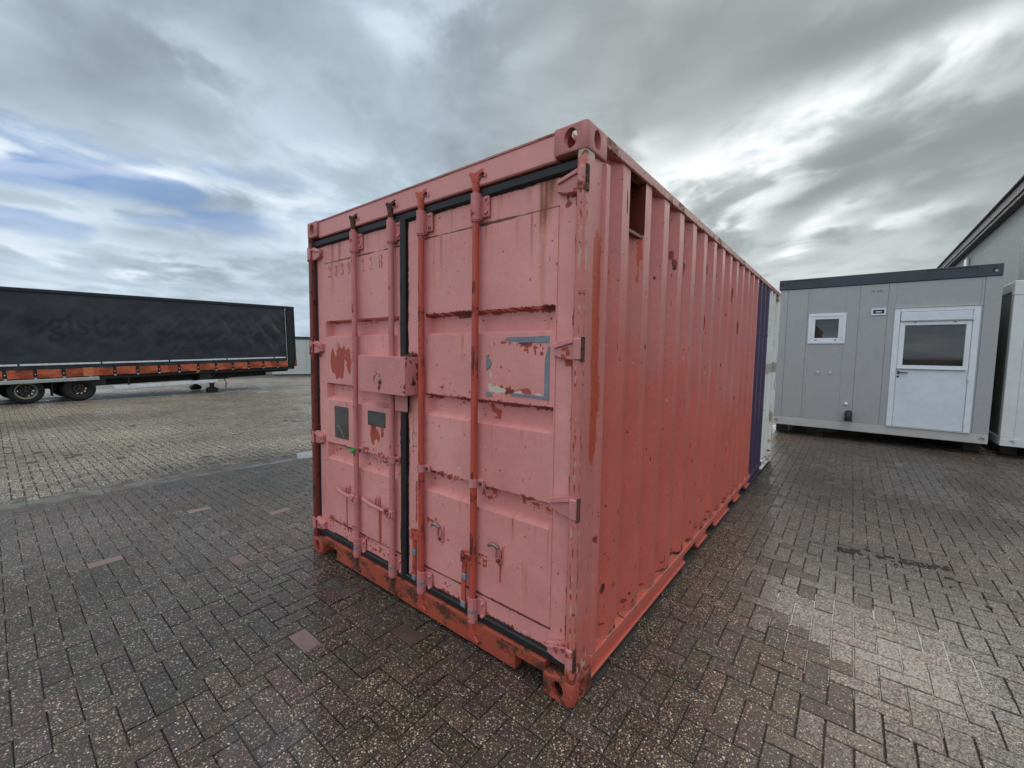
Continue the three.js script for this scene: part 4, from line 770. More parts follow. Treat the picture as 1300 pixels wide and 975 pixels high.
{
  const F = -8.95, X0 = -0.345, X1 = 2.770, B = 0.20, T = 3.222, D = 6.0;
  const cabin = thing('site_cabin', 'light grey portable cabin with a dark roof frame and a white half glazed door', 'cabin');
  // under-frame with casting holes
  const rail = cut(bx(X0, X1, B, 0.362, F - 0.14, F, 0.006), cyl([X1 - 0.075, 0.275, F - 0.03], [X1 - 0.075, 0.275, F + 0.05], 0.038, 0.038, 18), cyl([X0 + 0.06, 0.275, F - 0.03], [X0 + 0.06, 0.275, F + 0.05], 0.038, 0.038, 18));
  mesh('base_frame', rail, cabinFrame, cabin);
  mesh('base_rail', bx(X0, X0 + 0.14, B, 0.362, F - D, F - 0.142, 0.006), cabinFrame, cabin); mesh('base_rail', bx(X1 - 0.14, X1, B, 0.362, F - D, F - 0.142, 0.006), cabinFrame, cabin); mesh('base_rail', bx(X0 + 0.142, X1 - 0.142, B, 0.362, F - D, F - D + 0.14, 0.006), cabinFrame, cabin);
  mesh('floor_deck', bx(X0 + 0.142, X1 - 0.142, 0.30, 0.358, F - D + 0.14, F - 0.142, 0.002), inside, cabin);
  for (const x of [X0 + 0.11, X1 - 0.11]) for (const z of [F - 0.55, F - D / 2, F - D + 0.15]) mesh('support_block', bx(x - 0.10, x + 0.10, 0.002, B - 0.002, z - 0.12, z + 0.12, 0.006), blockMat, cabin);
  // upright posts and wall panels, with the openings left free
  mesh('corner_post', bx(X0, -0.212, 0.364, 3.018, F - 0.06, F - 0.002, 0.004), cabinWall, cabin); mesh('corner_post', bx(2.575, X1, 0.364, 3.018, F - 0.06, F - 0.002, 0.004), cabinWall, cabin);
  const wx = [0.168, 0.770, 1.905, 2.503], P = (x0, x1, y0, y1) => bx(x0, x1, y0, y1, F - 0.06, F - 0.006, 0.0025);
  mesh('wall_panel', P(-0.209, 0.140, 0.366, 3.016), cabinWall, cabin);
  mesh('wall_panel', join(P(0.143, wx[0] + 0.02, 0.366, 3.016), P(wx[1] - 0.02, 0.955, 0.366, 3.016), P(wx[0] + 0.0205, wx[1] - 0.0205, 0.366, wx[2] + 0.02), P(wx[0] + 0.0205, wx[1] - 0.0205, wx[3] - 0.02, 3.016)), cabinWall, cabin);
  mesh('wall_panel', P(0.958, 1.362, 0.366, 3.016), cabinWall, cabin);
  mesh('wall_panel', join(P(1.365, 1.475, 0.366, 3.016), P(1.4755, 2.5345, 2.54, 3.016), P(2.535, 2.572, 0.366, 3.016)), cabinWall, cabin);
  mesh('side_wall', bx(X0 + 0.006, X0 + 0.06, 0.364, 3.018, F - D, F - 0.064, 0.003), cabinWall, cabin); mesh('side_wall', bx(X1 - 0.06, X1 - 0.006, 0.364, 3.018, F - D, F - 0.064, 0.003), cabinWall, cabin); mesh('rear_wall', bx(X0 + 0.062, X1 - 0.062, 0.364, 3.018, F - D, F - D + 0.06, 0.003), cabinWall, cabin);
  // roof frame with recessed lifting panels
  const roofG = cut(bx(X0 - 0.03, X1 - 0.012, 3.022, T, F - 0.15, F + 0.012, 0.006), bx(X0 + 0.10, X0 + 0.66, 3.036, 3.196, F, F + 0.05, 0), bx(X1 - 0.92, X1 - 0.30, 3.036, 3.196, F, F + 0.05, 0), cyl([X0 + 0.015, 3.122, F - 0.02], [X0 + 0.015, 3.122, F + 0.05], 0.035, 0.035, 18), cyl([X1 - 0.10, 3.115, F - 0.02], [X1 - 0.10, 3.115, F + 0.05], 0.038, 0.038, 18));
  mesh('roof_frame', roofG, anthracite, cabin).userData.label = 'dark grey roof frame with recessed lifting panels';
  mesh('hole_rim', join(cyl([X1 - 0.085, 3.112, F - 0.018], [X1 - 0.085, 3.112, F - 0.002], 0.024, 0.024, 14)), cabinFrame, cabin);
  mesh('roof_rail', bx(X0 - 0.03, X0 + 0.12, 3.022, T, F - D, F - 0.152, 0.006), anthracite, cabin); mesh('roof_rail', bx(X1 - 0.162, X1 - 0.012, 3.022, T, F - D, F - 0.152, 0.006), anthracite, cabin);
  mesh('roof_panel', bx(X0 + 0.121, X1 - 0.163, 3.06, 3.15, F - D, F - 0.152, 0.003), anthraciteDark, cabin);
  // window
  const win = new THREE.Group(); win.name = 'window'; cabin.add(win);
  mesh('frame', ring(...wx, 0.058, F - 0.03, F + 0.014, 0.006), whitePvc, win);
  mesh('sash', ring(0.222, 0.716, 1.959, 2.449, 0.058, F - 0.026, F + 0.006, 0.006), whitePvc, win);
  mesh('pane', bx(0.279, 0.659, 2.016, 2.392, F - 0.012, F - 0.008, 0), glassMat, win);
  mesh('catch', join(bx(0.285, 0.325, 1.972, 1.986, F + 0.004, F + 0.012, 0.002), bx(0.60, 0.64, 1.972, 1.986, F + 0.004, F + 0.012, 0.002)), blackPlastic, win);
  mesh('blind', bx(0.24, 0.70, 1.98, 2.43, F - 0.12, F - 0.115, 0), mottled([34, 34, 37], 0.9, { seed: 161 }), win);
  // ventilator grille
  const vg = new THREE.Group(); vg.name = 'wall_vent'; cabin.add(vg);
  mesh('frame', ring(1.134, 1.346, 2.437, 2.562, 0.026, F - 0.02, F + 0.012, 0.004), whitePvc, vg); mesh('grille', bx(1.158, 1.322, 2.461, 2.538, F - 0.008, F + 0.004, 0.001), mottled([44, 54, 70], 0.4, { seed: 163 }), vg); mesh('grille_slot', bx(1.20, 1.28, 2.490, 2.510, F + 0.003, F + 0.006, 0.001), whitePvc, vg);
  // fleet number
  const S = [512, 128], cv = document.createElement('canvas'); [cv.width, cv.height] = S; const q = cv.getContext('2d'); q.fillStyle = '#a7a7a7'; q.fillRect(0, 0, ...S); q.fillStyle = '#2e2e30'; q.font = 'bold 104px monospace'; q.textAlign = 'center'; q.fillText('TS-476', 256, 100);
  const tx = new THREE.CanvasTexture(cv); tx.colorSpace = THREE.SRGBColorSpace; const pl = new THREE.PlaneGeometry(0.24, 0.06); pl.translate(1.195, 2.886, F - 0.003); mesh('number', pl, new THREE.MeshStandardMaterial({ map: tx, roughness: 0.6 }), cabin).userData.label = 'small black fleet number';
  // door
  const dr = new THREE.Group(); dr.name = 'door'; cabin.add(dr); dr.userData.label = 'white half glazed door with a shutter box';
  mesh('frame', join(bx(1.466, 1.548, 0.372, 2.548, F - 0.05, F + 0.016, 0.006), bx(2.466, 2.548, 0.372, 2.548, F - 0.05, F + 0.016, 0.006), bx(1.5485, 2.4655, 2.478, 2.548, F - 0.05, F + 0.016, 0.006)), whitePvc, dr);
  mesh('drip_rail', bx(1.462, 2.556, 2.549, 2.562, F - 0.004, F + 0.03, 0.003), cabinFrame, dr);
  mesh('threshold', bx(1.462, 2.556, 0.358, 0.3715, F - 0.05, F + 0.022, 0.003), cabinFrame, dr);
  mesh('shutter_box', bx(1.556, 2.458, 2.312, 2.472, F - 0.03, F + 0.030, 0.008), whiteLeaf, dr);
  mesh('shutter_lip', bx(1.552, 2.462, 2.298, 2.310, F - 0.03, F + 0.024, 0.003), cabinFrame, dr);
  mesh('leaf', bx(1.552, 2.462, 0.376, 1.452, F - 0.04, F + 0.004, 0.004), whiteLeaf, dr);
  mesh('stile', bx(1.552, 1.625, 1.4525, 2.2965, F - 0.04, F + 0.006, 0.004), whitePvc, dr); mesh('stile', bx(2.395, 2.462, 1.4525, 2.2965, F - 0.04, F + 0.006, 0.004), whitePvc, dr); mesh('top_sash', bx(1.6255, 2.3945, 2.235, 2.2965, F - 0.04, F + 0.006, 0.004), whitePvc, dr); mesh('bottom_sash', bx(1.6255, 2.3945, 1.4525, 1.512, F - 0.04, F + 0.006, 0.004), whitePvc, dr);
  mesh('ledge', bx(1.545, 2.432, 1.438, 1.456, F + 0.003, F + 0.036, 0.003), cabinFrame, dr);
  mesh('pane', bx(1.624, 2.396, 1.510, 2.237, F - 0.020, F - 0.015, 0), glassMat, dr);
  mesh('curtain', bx(1.58, 2.44, 1.40, 2.34, F - 0.34, F - 0.33, 0), mottled([52, 44, 40], 0.9, { seed: 166 }), dr);  // added dark sheet, only there to keep the room behind the glass dark
  mesh('latch', join(bx(1.742, 1.765, 2.276, 2.292, F + 0.006, F + 0.016, 0.002), bx(2.245, 2.268, 2.276, 2.292, F + 0.006, F + 0.016, 0.002)), blackPlastic, dr);
  mesh('handle', join(bx(1.566, 1.596, 1.345, 1.402, F + 0.004, F + 0.016, 0.004), cyl([1.582, 1.376, F + 0.01], [1.582, 1.376, F + 0.055], 0.011, 0.011, 10), cyl([1.582, 1.376, F + 0.05], [1.705, 1.370, F + 0.05], 0.011, 0.011, 10), cyl([1.578, 1.30, F + 0.004], [1.578, 1.30, F + 0.014], 0.018, 0.018, 12)), blackPlastic, dr);
  for (const y of [0.55, 1.32, 2.36]) mesh('hinge', cyl([2.472, y - 0.055, F + 0.022], [2.472, y + 0.055, F + 0.022], 0.014, 0.014, 10), whitePvc, dr);
  // outlets
  mesh('waste_pipe', join(cyl([0.908, 0.545, F - 0.02], [0.908, 0.545, F + 0.06], 0.060, 0.060, 20), tube([[0.908, 0.545, F + 0.05], [0.908, 0.535, F + 0.10], [0.908, 0.48, F + 0.125], [0.908, 0.42, F + 0.125]], 0.056, 18, 16), cyl([0.908, 0.405, F + 0.125], [0.908, 0.448, F + 0.125], 0.066, 0.066, 20)), blackPlastic, cabin);
  { const k = new THREE.SphereGeometry(0.032, 14, 10); k.translate(0.858, 0.725, F + 0.006); mesh('water_cap', boxUV(plain(k)), whitePvc, cabin); }
  for (const x of [0.375, 0.582]) mesh('hook', cyl([x, 1.338, F - 0.01], [x, 1.338, F + 0.035], 0.014, 0.018, 10), whitePvc, cabin);
}
{
  // next unit along, only its near corner in view
  const F = -8.965, X0 = 2.905, X1 = 5.95, B = 0.20, T = 2.925, D = 6.0;
  const c2 = thing('site_cabin', 'plain white cabin beside the grey one, with casting holes in its corners', 'cabin');
  const w = mottled([214, 216, 214], 0.42, { amount: 0.04, seed: 171 }), green = mottled([150, 158, 150], 0.5, { amount: 0.06, seed: 173 });
  const hole = (x, y) => cyl([x, y, F - 0.03], [x, y, F + 0.05], 0.036, 0.036, 18);
  mesh('base_frame', cut(bx(X0, X1, B, 0.338, F - 0.14, F, 0.006), hole(X0 + 0.13, 0.268)), w, c2); mesh('base_rail', bx(X0, X0 + 0.14, B, 0.338, F - D, F - 0.142, 0.006), w, c2); mesh('base_rail', bx(X1 - 0.14, X1, B, 0.338, F - D, F - 0.142, 0.006), w, c2);
  mesh('roof_frame', cut(bx(X0 - 0.004, X1, 2.69, T, F - 0.15, F + 0.004, 0.008), hole(X0 + 0.14, 2.86)), w, c2); mesh('roof_rail', bx(X0 - 0.004, X0 + 0.15, 2.76, T, F - D, F - 0.152, 0.008), w, c2); mesh('roof_rail', bx(X1 - 0.15, X1, 2.76, T, F - D, F - 0.152, 0.008), w, c2);
  mesh('corner_post', bx(X0, X0 + 0.15, 0.339, 2.689, F - 0.15, F, 0.006), w, c2); mesh('corner_post', bx(X1 - 0.15, X1, 0.339, 2.689, F - 0.15, F, 0.006), w, c2); mesh('corner_post', bx(X0, X0 + 0.15, 0.339, 2.759, F - D, F - D + 0.15, 0.006), w, c2);
  for (let k = 0; k < 3; k++) mesh('wall_panel', bx(X0 + 0.153 + k * 0.915, X0 + 0.153 + k * 0.915 + 0.912, 0.34, 2.689, F - 0.06, F - 0.012, 0.003), w, c2);
  for (let k = 0; k < 6; k++) mesh('side_panel', bx(X0 + 0.03, X0 + 0.07, 0.339, 2.76, F - 0.152 - k * 0.95, F - 0.152 - k * 0.95 - 0.945, 0.004), green, c2);
  mesh('side_wall', bx(X1 - 0.07, X1 - 0.03, 0.339, 2.76, F - D, F - 0.152, 0.003), w, c2); mesh('rear_wall', bx(X0 + 0.151, X1 - 0.071, 0.339, 2.76, F - D, F - D + 0.06, 0.003), w, c2);
  mesh('roof_panel', bx(X0 + 0.151, X1 - 0.151, 2.80, 2.88, F - D, F - 0.152, 0.003), w, c2); mesh('floor_deck', bx(X0 + 0.142, X1 - 0.142, 0.29, 0.336, F - D, F - 0.142, 0.002), inside, c2);
  for (const x of [X0 + 0.2, X1 - 0.2]) for (const z of [F - 0.6, F - D + 0.2]) mesh('support_block', bx(x - 0.10, x + 0.10, 0.002, B - 0.002, z - 0.12, z + 0.12, 0.006), blockMat, c2);
}
// ------------------------------------------------------------ warehouse beyond the cabins: its long wall runs away from us
{
  const wh = thing('warehouse', 'large grey metal clad warehouse with a dark overhanging eave behind the cabins', 'building');
  const sheet = mottled([158, 160, 156], 0.5, { amount: 0.04, seed: 181 }), fascia = mottled([74, 66, 68], 0.5, { amount: 0.08, seed: 183 }), dark = mottled([44, 46, 56], 0.4, { seed: 185 });
  const X = 6.9, ZA = -22, ZB = -96;
  for (let z = ZA, k = 0; z > ZB; z -= 1.0, k++) mesh('wall_sheet', join(bx(X, X + 0.08, 0.003, 9.15, z, z - 0.994, 0.012), ...[0.25, 0.5, 0.75].map((d) => bx(X - 0.004, X + 0.01, 0.3, 9.1, z - d + 0.015, z - d - 0.015, 0.003))), sheet, wh);
  mesh('eave_fascia', bx(X - 0.42, X - 0.36, 9.35, 9.95, ZA + 0.4, ZB, 0.01), fascia, wh); mesh('eave_soffit', bx(X - 0.359, X + 0.08, 9.16, 9.36, ZA + 0.4, ZB, 0.01), fascia, wh); mesh('gutter', cyl([X - 0.46, 9.86, ZA + 0.4], [X - 0.46, 9.86, ZB], 0.075, 0.075, 10), fascia, wh);
  { const r = slab([[X - 0.40, 9.90], [X + 10, 12.2], [X + 20.4, 9.90], [X + 20.4, 9.7], [X + 10, 12.0], [X - 0.40, 9.7]], ZA - ZB, 0.0); r.translate(0, 0, ZB); mesh('roof', r, fascia, wh); }
  mesh('end_wall', slab([[X + 0.09, 0.003], [X + 20, 0.003], [X + 20, 9.15], [X + 20, 9.6], [X + 10, 11.9], [X + 0.09, 9.6]], 0.08, 0).translate(0, 0, ZA - 0.09), sheet, wh); mesh('side_wall', bx(X + 20.01, X + 20.09, 0.003, 9.6, ZA, ZB, 0.01), sheet, wh);
  mesh('rear_wall', slab([[X + 0.09, 0.003], [X + 20, 0.003], [X + 20, 9.6], [X + 10, 11.9], [X + 0.09, 9.6]], 0.08, 0).translate(0, 0, ZB), sheet, wh);
  mesh('wall_lamp', join(bx(X - 0.16, X - 0.012, 8.0, 8.75, -41.6, -42.5, 0.03), bx(X - 0.10, X - 0.012, 7.6, 8.0, -41.9, -42.2, 0.02)), whitePvc, wh);
  mesh('window', bx(X - 0.05, X - 0.012, 4.2, 7.3, -26.4, -29.4, 0.01), dark, wh);
}
// ------------------------------------------------------------ white units far behind the trailer
{
  const w = mottled([206, 206, 202], 0.5, { amount: 0.05, seed: 191 }), roof = mottled([52, 66, 74], 0.5, { seed: 193 }), beige = mottled([150, 142, 128], 0.6, { seed: 195 });
  const unit = (x, z, len, dep, h, turn, label, wall) => {
    const u = thing('storage_cabin', label, 'cabin', 'cabins along the far edge of the yard'), y = groundY(x);
    u.position.set(x, y, z); u.rotation.y = turn;
    for (let k = 0; k < Math.round(len / 1.2); k++) { const n = Math.round(len / 1.2), a = -len / 2 + (k * len) / n, b = a + len / n - 0.012; mesh('wall_panel', bx(a, b, 0.22, h - 0.22, -0.05, 0, 0.01), wall, u); }
    mesh('end_wall', bx(-len / 2 - 0.02, -len / 2 + 0.05, 0.22, h - 0.22, -dep, -0.052, 0.01), wall, u); mesh('end_wall', bx(len / 2 - 0.05, len / 2 + 0.02, 0.22, h - 0.22, -dep, -0.052, 0.01), wall, u); mesh('rear_wall', bx(-len / 2, len / 2, 0.22, h - 0.22, -dep - 0.06, -dep - 0.002, 0.01), wall, u);
    mesh('base_frame', bx(-len / 2 - 0.03, len / 2 + 0.03, 0.06, 0.218, -dep - 0.03, 0.03, 0.01), wall, u); mesh('roof_frame', bx(-len / 2 - 0.04, len / 2 + 0.04, h - 0.218, h, -dep - 0.04, 0.04, 0.01), roof, u);
    for (const sx of [-1, 1]) for (const z2 of [-0.15, -dep + 0.15]) mesh('foot', bx(sx * (len / 2 - 0.12) - 0.08, sx * (len / 2 - 0.12) + 0.08, -0.02, 0.058, z2 - 0.08, z2 + 0.08, 0.004), blockMat, u);
  };
  unit(-32.86, -14.97, 6.0, 2.5, 3.05, rad(67.6), 'white cabin with a dark roof edge, seen past the nose of the trailer', w);
  unit(-36.4, -7.7, 6.0, 2.5, 2.8, rad(67.6), 'white cabin standing behind the trailer, seen under its deck', w);
  unit(-35.2, -11.0, 0.75, 2.0, 2.2, rad(67.6), 'narrow beige box between two white cabins behind the trailer', beige);
}

// ------------------------------------------------------------ curtain-sided trailer, standing on its landing legs, nose a little up
{
  const AZ = rad(-4.8), dx = Math.sin(AZ), dz = -Math.cos(AZ), nx = -Math.cos(AZ), nz = -Math.sin(AZ);
  const tr = thing('semi_trailer', 'black curtain sided semi trailer with an orange strap band, standing on its landing legs', 'trailer');
  // own axes: +x towards the nose, z = 0 the flank we see, -z away from us; y from the ground under the axles
  const eye = camera.position, S0 = 2.5;   // S0: distance along the flank, from the foot of the perpendicular, to the visible wheel
  const ox = eye.x + 21 * nx + S0 * dx, oz = eye.z + 21 * nz + S0 * dz, gy = groundY(ox);
  tr.position.set(ox, gy, oz); tr.rotation.y = Math.atan2(-dz, dx);
  const curtainTex = (() => {
    const W = 2048, H = 512, cv = document.createElement('canvas'); cv.width = W; cv.height = H; const q = cv.getContext('2d'); q.fillStyle = '#000'; q.fillRect(0, 0, W, H); q.fillStyle = '#fff';
    const SX = W / 13.6, SY = H / 2.4; q.font = `bold ${Math.round(0.95 * SY)}px sans-serif`; q.save(); q.translate((4.0 + 0.3 - 0.20) * SX, H - 1.02 * SY); q.scale(SX / SY * 0.84, 1); q.fillText('ogistics', 0.62 * SY, 0); q.restore();
    const d = q.getImageData(0, 0, W, H).data;
    return makeTex(W, H, (u, v, x, y) => {
      const t = d[((H - 1 - y) * W + x) * 4] / 255, n = tabled(u * 400, v * 80), m = tabled(u * 40, v * 9 + 4), f = tabled(u * 120 + 7, v * 24), k = 0.9 + n * 0.1 + (m - 0.5) * 0.5;
      let c = [50 * k, 54 * k, 60 * k]; c = mix3(c, [30, 31, 34], t * smoothstep(f * 0.5 + m * 0.6, 0.24, 0.54) * 0.85 * (1 - 0.6 * smoothstep(u, 0.40, 0.50)));
      return [...c, 0.46 + (n - 0.5) * 0.2 + (m - 0.5) * 0.15, n];
    }, false);
  })();
  const curtainMat = matOf(curtainTex, 0.0006), black = mottled([30, 32, 35], 0.5, { amount: 0.15, seed: 201 }), steel = mottled([34, 33, 33], 0.6, { amount: 0.2, dirt: [60, 52, 44], dirtAmount: 0.25, seed: 203 }), orange = mottled([196, 98, 62], 0.5, { amount: 0.14, dirt: [150, 74, 48], dirtAmount: 0.3, bump: 0.002, seed: 205 }), stripe = mottled([222, 226, 230], 0.4, { amount: 0.08, seed: 207 }), alu = mottled([176, 180, 176], 0.45, { amount: 0.10, dirt: [120, 118, 108], dirtAmount: 0.2, metalness: 0.2, seed: 209 }), tyreM = mottled([30, 30, 30], 0.75, { amount: 0.25, dirt: [58, 54, 48], dirtAmount: 0.35, bump: 0.002, seed: 211 }), rimLight = mottled([150, 146, 130], 0.5, { amount: 0.2, dirt: [92, 80, 62], dirtAmount: 0.4, seed: 213 }), rimDark = mottled([58, 52, 46], 0.6, { amount: 0.2, dirt: [82, 64, 46], dirtAmount: 0.4, seed: 215 }), amber = mottled([220, 130, 30], 0.3, { seed: 217 });
  const X0 = -4.5, X1 = 9.1, WD = 2.5, H0 = 0.835;   // body from tail to nose; deck edge height over the axles
  const body = new THREE.Group(); body.name = 'body'; tr.add(body); body.position.set(0, H0, 0); body.rotation.z = rad(1.72);
  // curtain with creases
  {
    const NX = 260, NY = 46, pos = [], p = (i, j) => { const x = lerp(X0 + 0.1, X1 - 0.45, i / NX), y = lerp(0.30, 2.86, j / NY), t = j / NY; const e = Math.sin(t * Math.PI); let d = (fbm(x * 0.9, y * 1.1 + 3, 3) - 0.5) * 0.05; const c1 = fbm((x + y * 0.8) * 1.5, (x - y) * 0.5 + 30, 3), c2 = fbm((x - y * 0.9) * 1.7 + 50, (x + y) * 0.5, 3); d += (Math.abs(c1 - 0.5) + Math.abs(c2 - 0.5)) * 0.10 * (0.4 + 0.6 * smoothstep(x, 1, 8)); return [x, y, d * e * 1.35 - 0.03]; };
    for (let i = 0; i < NX; i++) for (let j = 0; j < NY; j++) { const A = p(i, j), B = p(i + 1, j), C = p(i + 1, j + 1), D = p(i, j + 1); pos.push(...A, ...B, ...C, ...A, ...C, ...D); }
    const g = toCreasedNormals(fromTris(pos), 1.2); mapUV(g, (x, y) => [(x - X0) / 13.6, (y - 0.42) / 2.44]); mesh('curtain', g, curtainMat, body).userData.label = 'creased black curtain with faded dark lettering';
  }
  mesh('far_curtain', bx(X0 + 0.1, X1 - 0.1, 0.02, 2.86, -WD, -WD + 0.03, 0.004), black, body);
  mesh('roof_rail', bx(X0, X1, 2.84, 2.96, -0.09, 0.012, 0.012), black, body); mesh('roof_rail', bx(X0, X1, 2.84, 2.96, -WD - 0.012, -WD + 0.09, 0.012), black, body); mesh('roof_sheet', bx(X0, X1, 2.945, 2.975, -WD + 0.09, -0.09, 0.004), alu, body);
  mesh('headboard', bx(X1 - 0.09, X1, 0.0, 2.84, -WD, 0, 0.02), black, body); mesh('front_pillar', bx(X1 - 0.40, X1 - 0.091, 0.0, 2.84, -0.10, -0.01, 0.02), black, body); mesh('curtain_pole', cyl([X1 - 0.47, 0.08, 0.0], [X1 - 0.47, 2.84, 0.0], 0.016, 0.016, 8), alu, body); mesh('tail_frame', bx(X0, X0 + 0.12, 0, 2.84, -WD, 0, 0.02), black, body);
  mesh('marker_plate', bx(X1 - 0.088, X1 + 0.006, 0.02, 0.30, -0.12, 0.012, 0.004), orange, body);
  mesh('deck', bx(X0 + 0.02, X1 - 0.1, -0.14, 0.0, -WD + 0.02, -0.05, 0.01), steel, body);
  // reflective stripe in lengths
  for (let x = X0 + 0.2, k = 0; x < X1 - 0.6; k++) { const l = 1.9 + hash2(k, 4) * 0.5; mesh('reflective_stripe', bx(x, Math.min(x + l, X1 - 0.55), 0.425, 0.485, 0.004, 0.014, 0.001), stripe, body); x += l + 0.05; }
  // orange skirt flaps between the straps
  for (let x = X0 + 0.1, k = 0; x < X1 - 0.5; k++) {
    const l = 0.66, x1 = Math.min(x + l, X1 - 0.42), pos = [], n = 12, m = 5, p = (i, j) => { const a = lerp(x + 0.045, x1 - 0.045, i / n), b = lerp(0.0, 0.285, j / m); return [a, b + (noise(a * 3, k) - 0.5) * 0.02, 0.008 + (fbm(a * 7, b * 13 + k * 3, 3) - 0.5) * 0.06 * Math.sin((i / n) * Math.PI) + 0.01]; };
    for (let i = 0; i < n; i++) for (let j = 0; j < m; j++) { const A = p(i, j), B = p(i + 1, j), C = p(i + 1, j + 1), D = p(i, j + 1); pos.push(...A, ...B, ...C, ...A, ...C, ...D); }
    mesh('skirt_flap', boxUV(toCreasedNormals(fromTris(pos), 1)), orange, body);
    mesh('strap', bx(x - 0.03, x + 0.03, 0.02, 0.40, 0.006, 0.020, 0.003), black, body); mesh('buckle', bx(x - 0.035, x + 0.035, -0.03, 0.018, 0.004, 0.030, 0.005), alu, body); mesh('buckle_lever', bx(x - 0.012, x + 0.012, 0.12, 0.15, 0.0205, 0.030, 0.002), stripe, body);
    x += l;
  }
  mesh('skirt_backing', bx(X0 + 0.05, X1 - 0.42, 0.0, 0.31, -0.05, -0.012, 0.004), black, body);
  mesh('side_marker', bx(1.60, 1.72, -0.08, -0.04, -0.05, 0.0, 0.006), amber, body); mesh('side_marker', bx(4.75, 4.87, -0.08, -0.04, -0.05, 0.0, 0.006), amber, body);
  mesh('orange_patch', bx(1.35, 1.62, 0.0, 0.30, 0.045, 0.052, 0.003), mottled([208, 122, 76], 0.5, { seed: 219 }), body);
  for (const z of [-0.75, -1.75]) mesh('chassis_beam', bx(X0 + 0.1, X1 - 1.2, -0.42, -0.142, z - 0.07, z + 0.07, 0.01), steel, body);
  mesh('coupling_plate', bx(X1 - 2.4, X1 - 0.2, -0.26, -0.141, -2.0, -0.5, 0.01), steel, body);
  { const g = slab([[X1 - 3.45, -0.14], [X1 - 2.2, -0.14], [X1 - 2.6, -0.24], [X1 - 2.95, -0.44], [X1 - 3.45, -0.44]], 0.10, 0.005); g.translate(0, 0, -0.62); mesh('neck_gusset', g, steel, body); }
  mesh('control_box', bx(4.9, 5.35, -0.40, -0.145, -0.40, -0.10, 0.01), steel, body);
  // side guard and wheel-arch rail
  mesh('side_guard', bx(2.15, 5.55, -0.56, -0.42, -0.10, -0.06, 0.008), stripe, body); for (const x of [2.6, 5.2]) mesh('guard_hanger', bx(x - 0.03, x + 0.03, -0.44, -0.142, -0.18, -0.105, 0.004), steel, body);
  mesh('arch_rail', bx(-3.6, 1.75, -0.155, -0.035, -0.049, 0.10, 0.01), alu, body);
  // wheels stand on the ground, so they hang from the level frame
  const wheel = (x, near, rimMat, label) => {
    const w = new THREE.Group(); w.name = 'wheel'; tr.add(w); const R = 0.425, zc = near ? -0.20 : -WD + 0.20, s = near ? 1 : -1; w.position.set(x, R, zc); if (!near) w.rotation.y = Math.PI; if (label) w.userData.label = label;
    const ty = new THREE.LatheGeometry([[0.255, -0.15], [0.30, -0.172], [0.36, -0.180], [0.405, -0.165], [0.423, -0.140], [0.425, -0.09], [0.418, -0.085], [0.418, -0.075], [0.425, -0.07], [0.425, -0.005], [0.418, 0.0], [0.425, 0.005], [0.425, 0.07], [0.418, 0.075], [0.418, 0.085], [0.425, 0.09], [0.423, 0.140], [0.405, 0.165], [0.36, 0.180], [0.30, 0.172], [0.255, 0.15]].map(([a, b]) => new THREE.Vector2(a, b)), 48); ty.rotateX(Math.PI / 2); mesh('tyre', boxUV(plain(ty)), tyreM, w);
    const ri = new THREE.LatheGeometry([[0.262, -0.14], [0.25, -0.05], [0.235, 0.0], [0.245, 0.12], [0.268, 0.160], [0.262, 0.168], [0.24, 0.150], [0.215, 0.060], [0.205, 0.04]].map(([a, b]) => new THREE.Vector2(a, b)), 40); ri.rotateX(Math.PI / 2); mesh('rim', boxUV(plain(ri)), rimMat, w);
    const disc = new THREE.Shape().absarc(0, 0, 0.213, 0, Math.PI * 2); for (let k = 0; k < 10; k++) { const t = (k / 10) * Math.PI * 2, h = new THREE.Path(); h.absarc(Math.cos(t) * 0.172, Math.sin(t) * 0.172, 0.026, 0, Math.PI * 2, true); disc.holes.push(h); }
    const dg = plain(new THREE.ExtrudeGeometry(disc, { depth: 0.012, bevelEnabled: false, curveSegments: 14 })); dg.translate(0, 0, 0.045); mesh('wheel_disc', boxUV(dg), rimMat === rimLight ? rimDark : rimMat, w);
    mesh('hub', join(cyl([0, 0, -0.1], [0, 0, 0.105], 0.105, 0.085, 20), cyl([0, 0, 0.10], [0, 0, 0.135], 0.07, 0.06, 16)), rimDark, w);
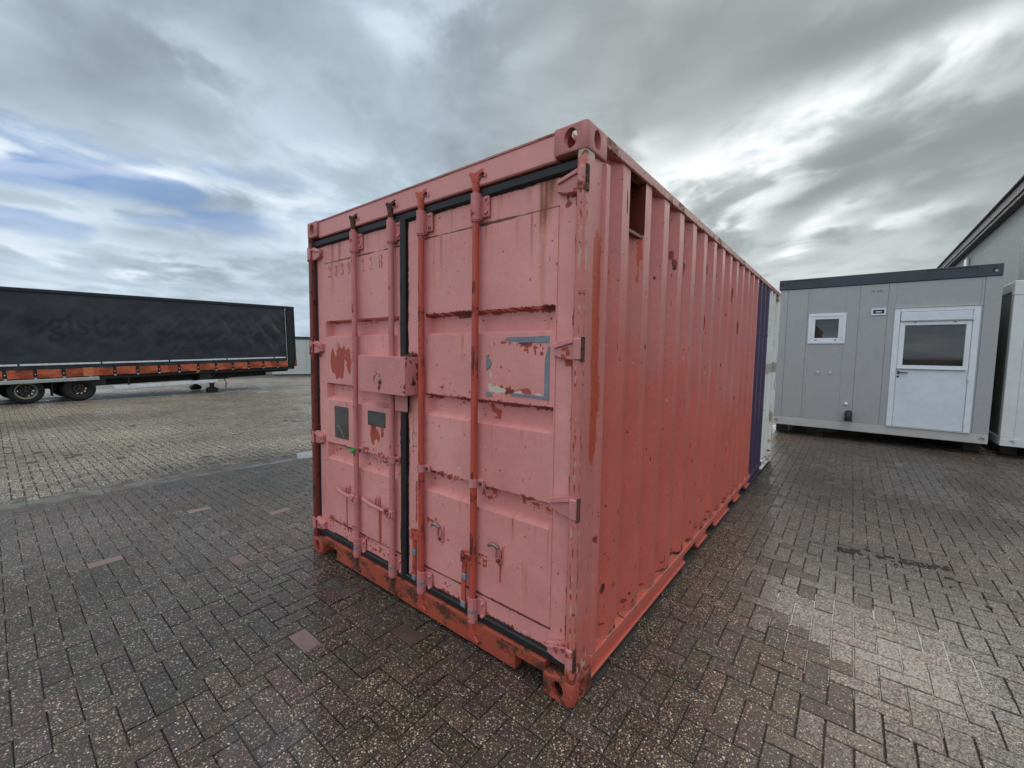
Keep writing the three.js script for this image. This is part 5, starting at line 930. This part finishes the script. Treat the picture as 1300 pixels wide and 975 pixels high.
    mesh('wheel_nuts', join(Array.from({ length: 10 }, (_, k) => { const t = ((k + 0.5) / 10) * Math.PI * 2; return cyl([Math.cos(t) * 0.135, Math.sin(t) * 0.135, 0.05], [Math.cos(t) * 0.135, Math.sin(t) * 0.135, 0.08], 0.014, 0.014, 6); })), rimLight, w);
  };
  for (const [k, x] of [-1.26, 0, 1.26].entries()) { wheel(x, true, k === 2 ? rimDark : rimLight, k === 1 ? 'wheel with a pale rim' : k === 2 ? 'wheel with a dark brown rim' : undefined); wheel(x, false, rimDark); mesh('axle', cyl([x, 0.425, -0.35], [x, 0.425, -WD + 0.35], 0.07, 0.07, 12), steel, tr); mesh('axle_hanger', bx(x - 0.35, x - 0.22, 0.30, 0.66, -0.82, -0.68, 0.008), steel, tr); mesh('axle_hanger', bx(x - 0.35, x - 0.22, 0.30, 0.66, -1.82, -1.68, 0.008), steel, tr); }
  mesh('mud_flap', bx(0.58, 0.61, 0.22, 0.74, -0.36, -0.06, 0.004), black, tr); mesh('mud_flap', bx(-0.66, -0.63, 0.26, 0.72, -0.36, -0.06, 0.004), black, tr); mesh('mudguard', bx(1.60, 1.95, 0.52, 0.78, -0.40, -0.05, 0.03), black, tr);
  // landing legs
  for (const z of [-0.36, -WD + 0.36]) {
    const leg = new THREE.Group(); leg.name = 'landing_leg'; tr.add(leg); leg.position.set(5.45, groundY(-20.6) - gy, z);
    mesh('leg_tube', bx(-0.105, 0.105, 0.40, 1.0, -0.10, 0.10, 0.008), steel, leg); mesh('inner_tube', bx(-0.075, 0.075, 0.14, 0.395, -0.07, 0.07, 0.006), steel, leg);
    mesh('foot', join(cyl([-0.09, 0.115, -0.13], [-0.09, 0.115, 0.13], 0.115, 0.115, 18), cyl([0.09, 0.115, -0.13], [0.09, 0.115, 0.13], 0.115, 0.115, 18), bx(-0.1, 0.1, 0.1, 0.2, -0.10, 0.10, 0.01)), steel, leg);
  }
  mesh('air_hose', tube([[5.75, 0.72, -0.4], [5.9, 0.62, -0.35], [6.0, 0.4, -0.32], [5.98, 0.2, -0.32], [6.02, 0.14, -0.32]], 0.018, 20, 6), black, tr);
}
renderer.render(scene, camera);
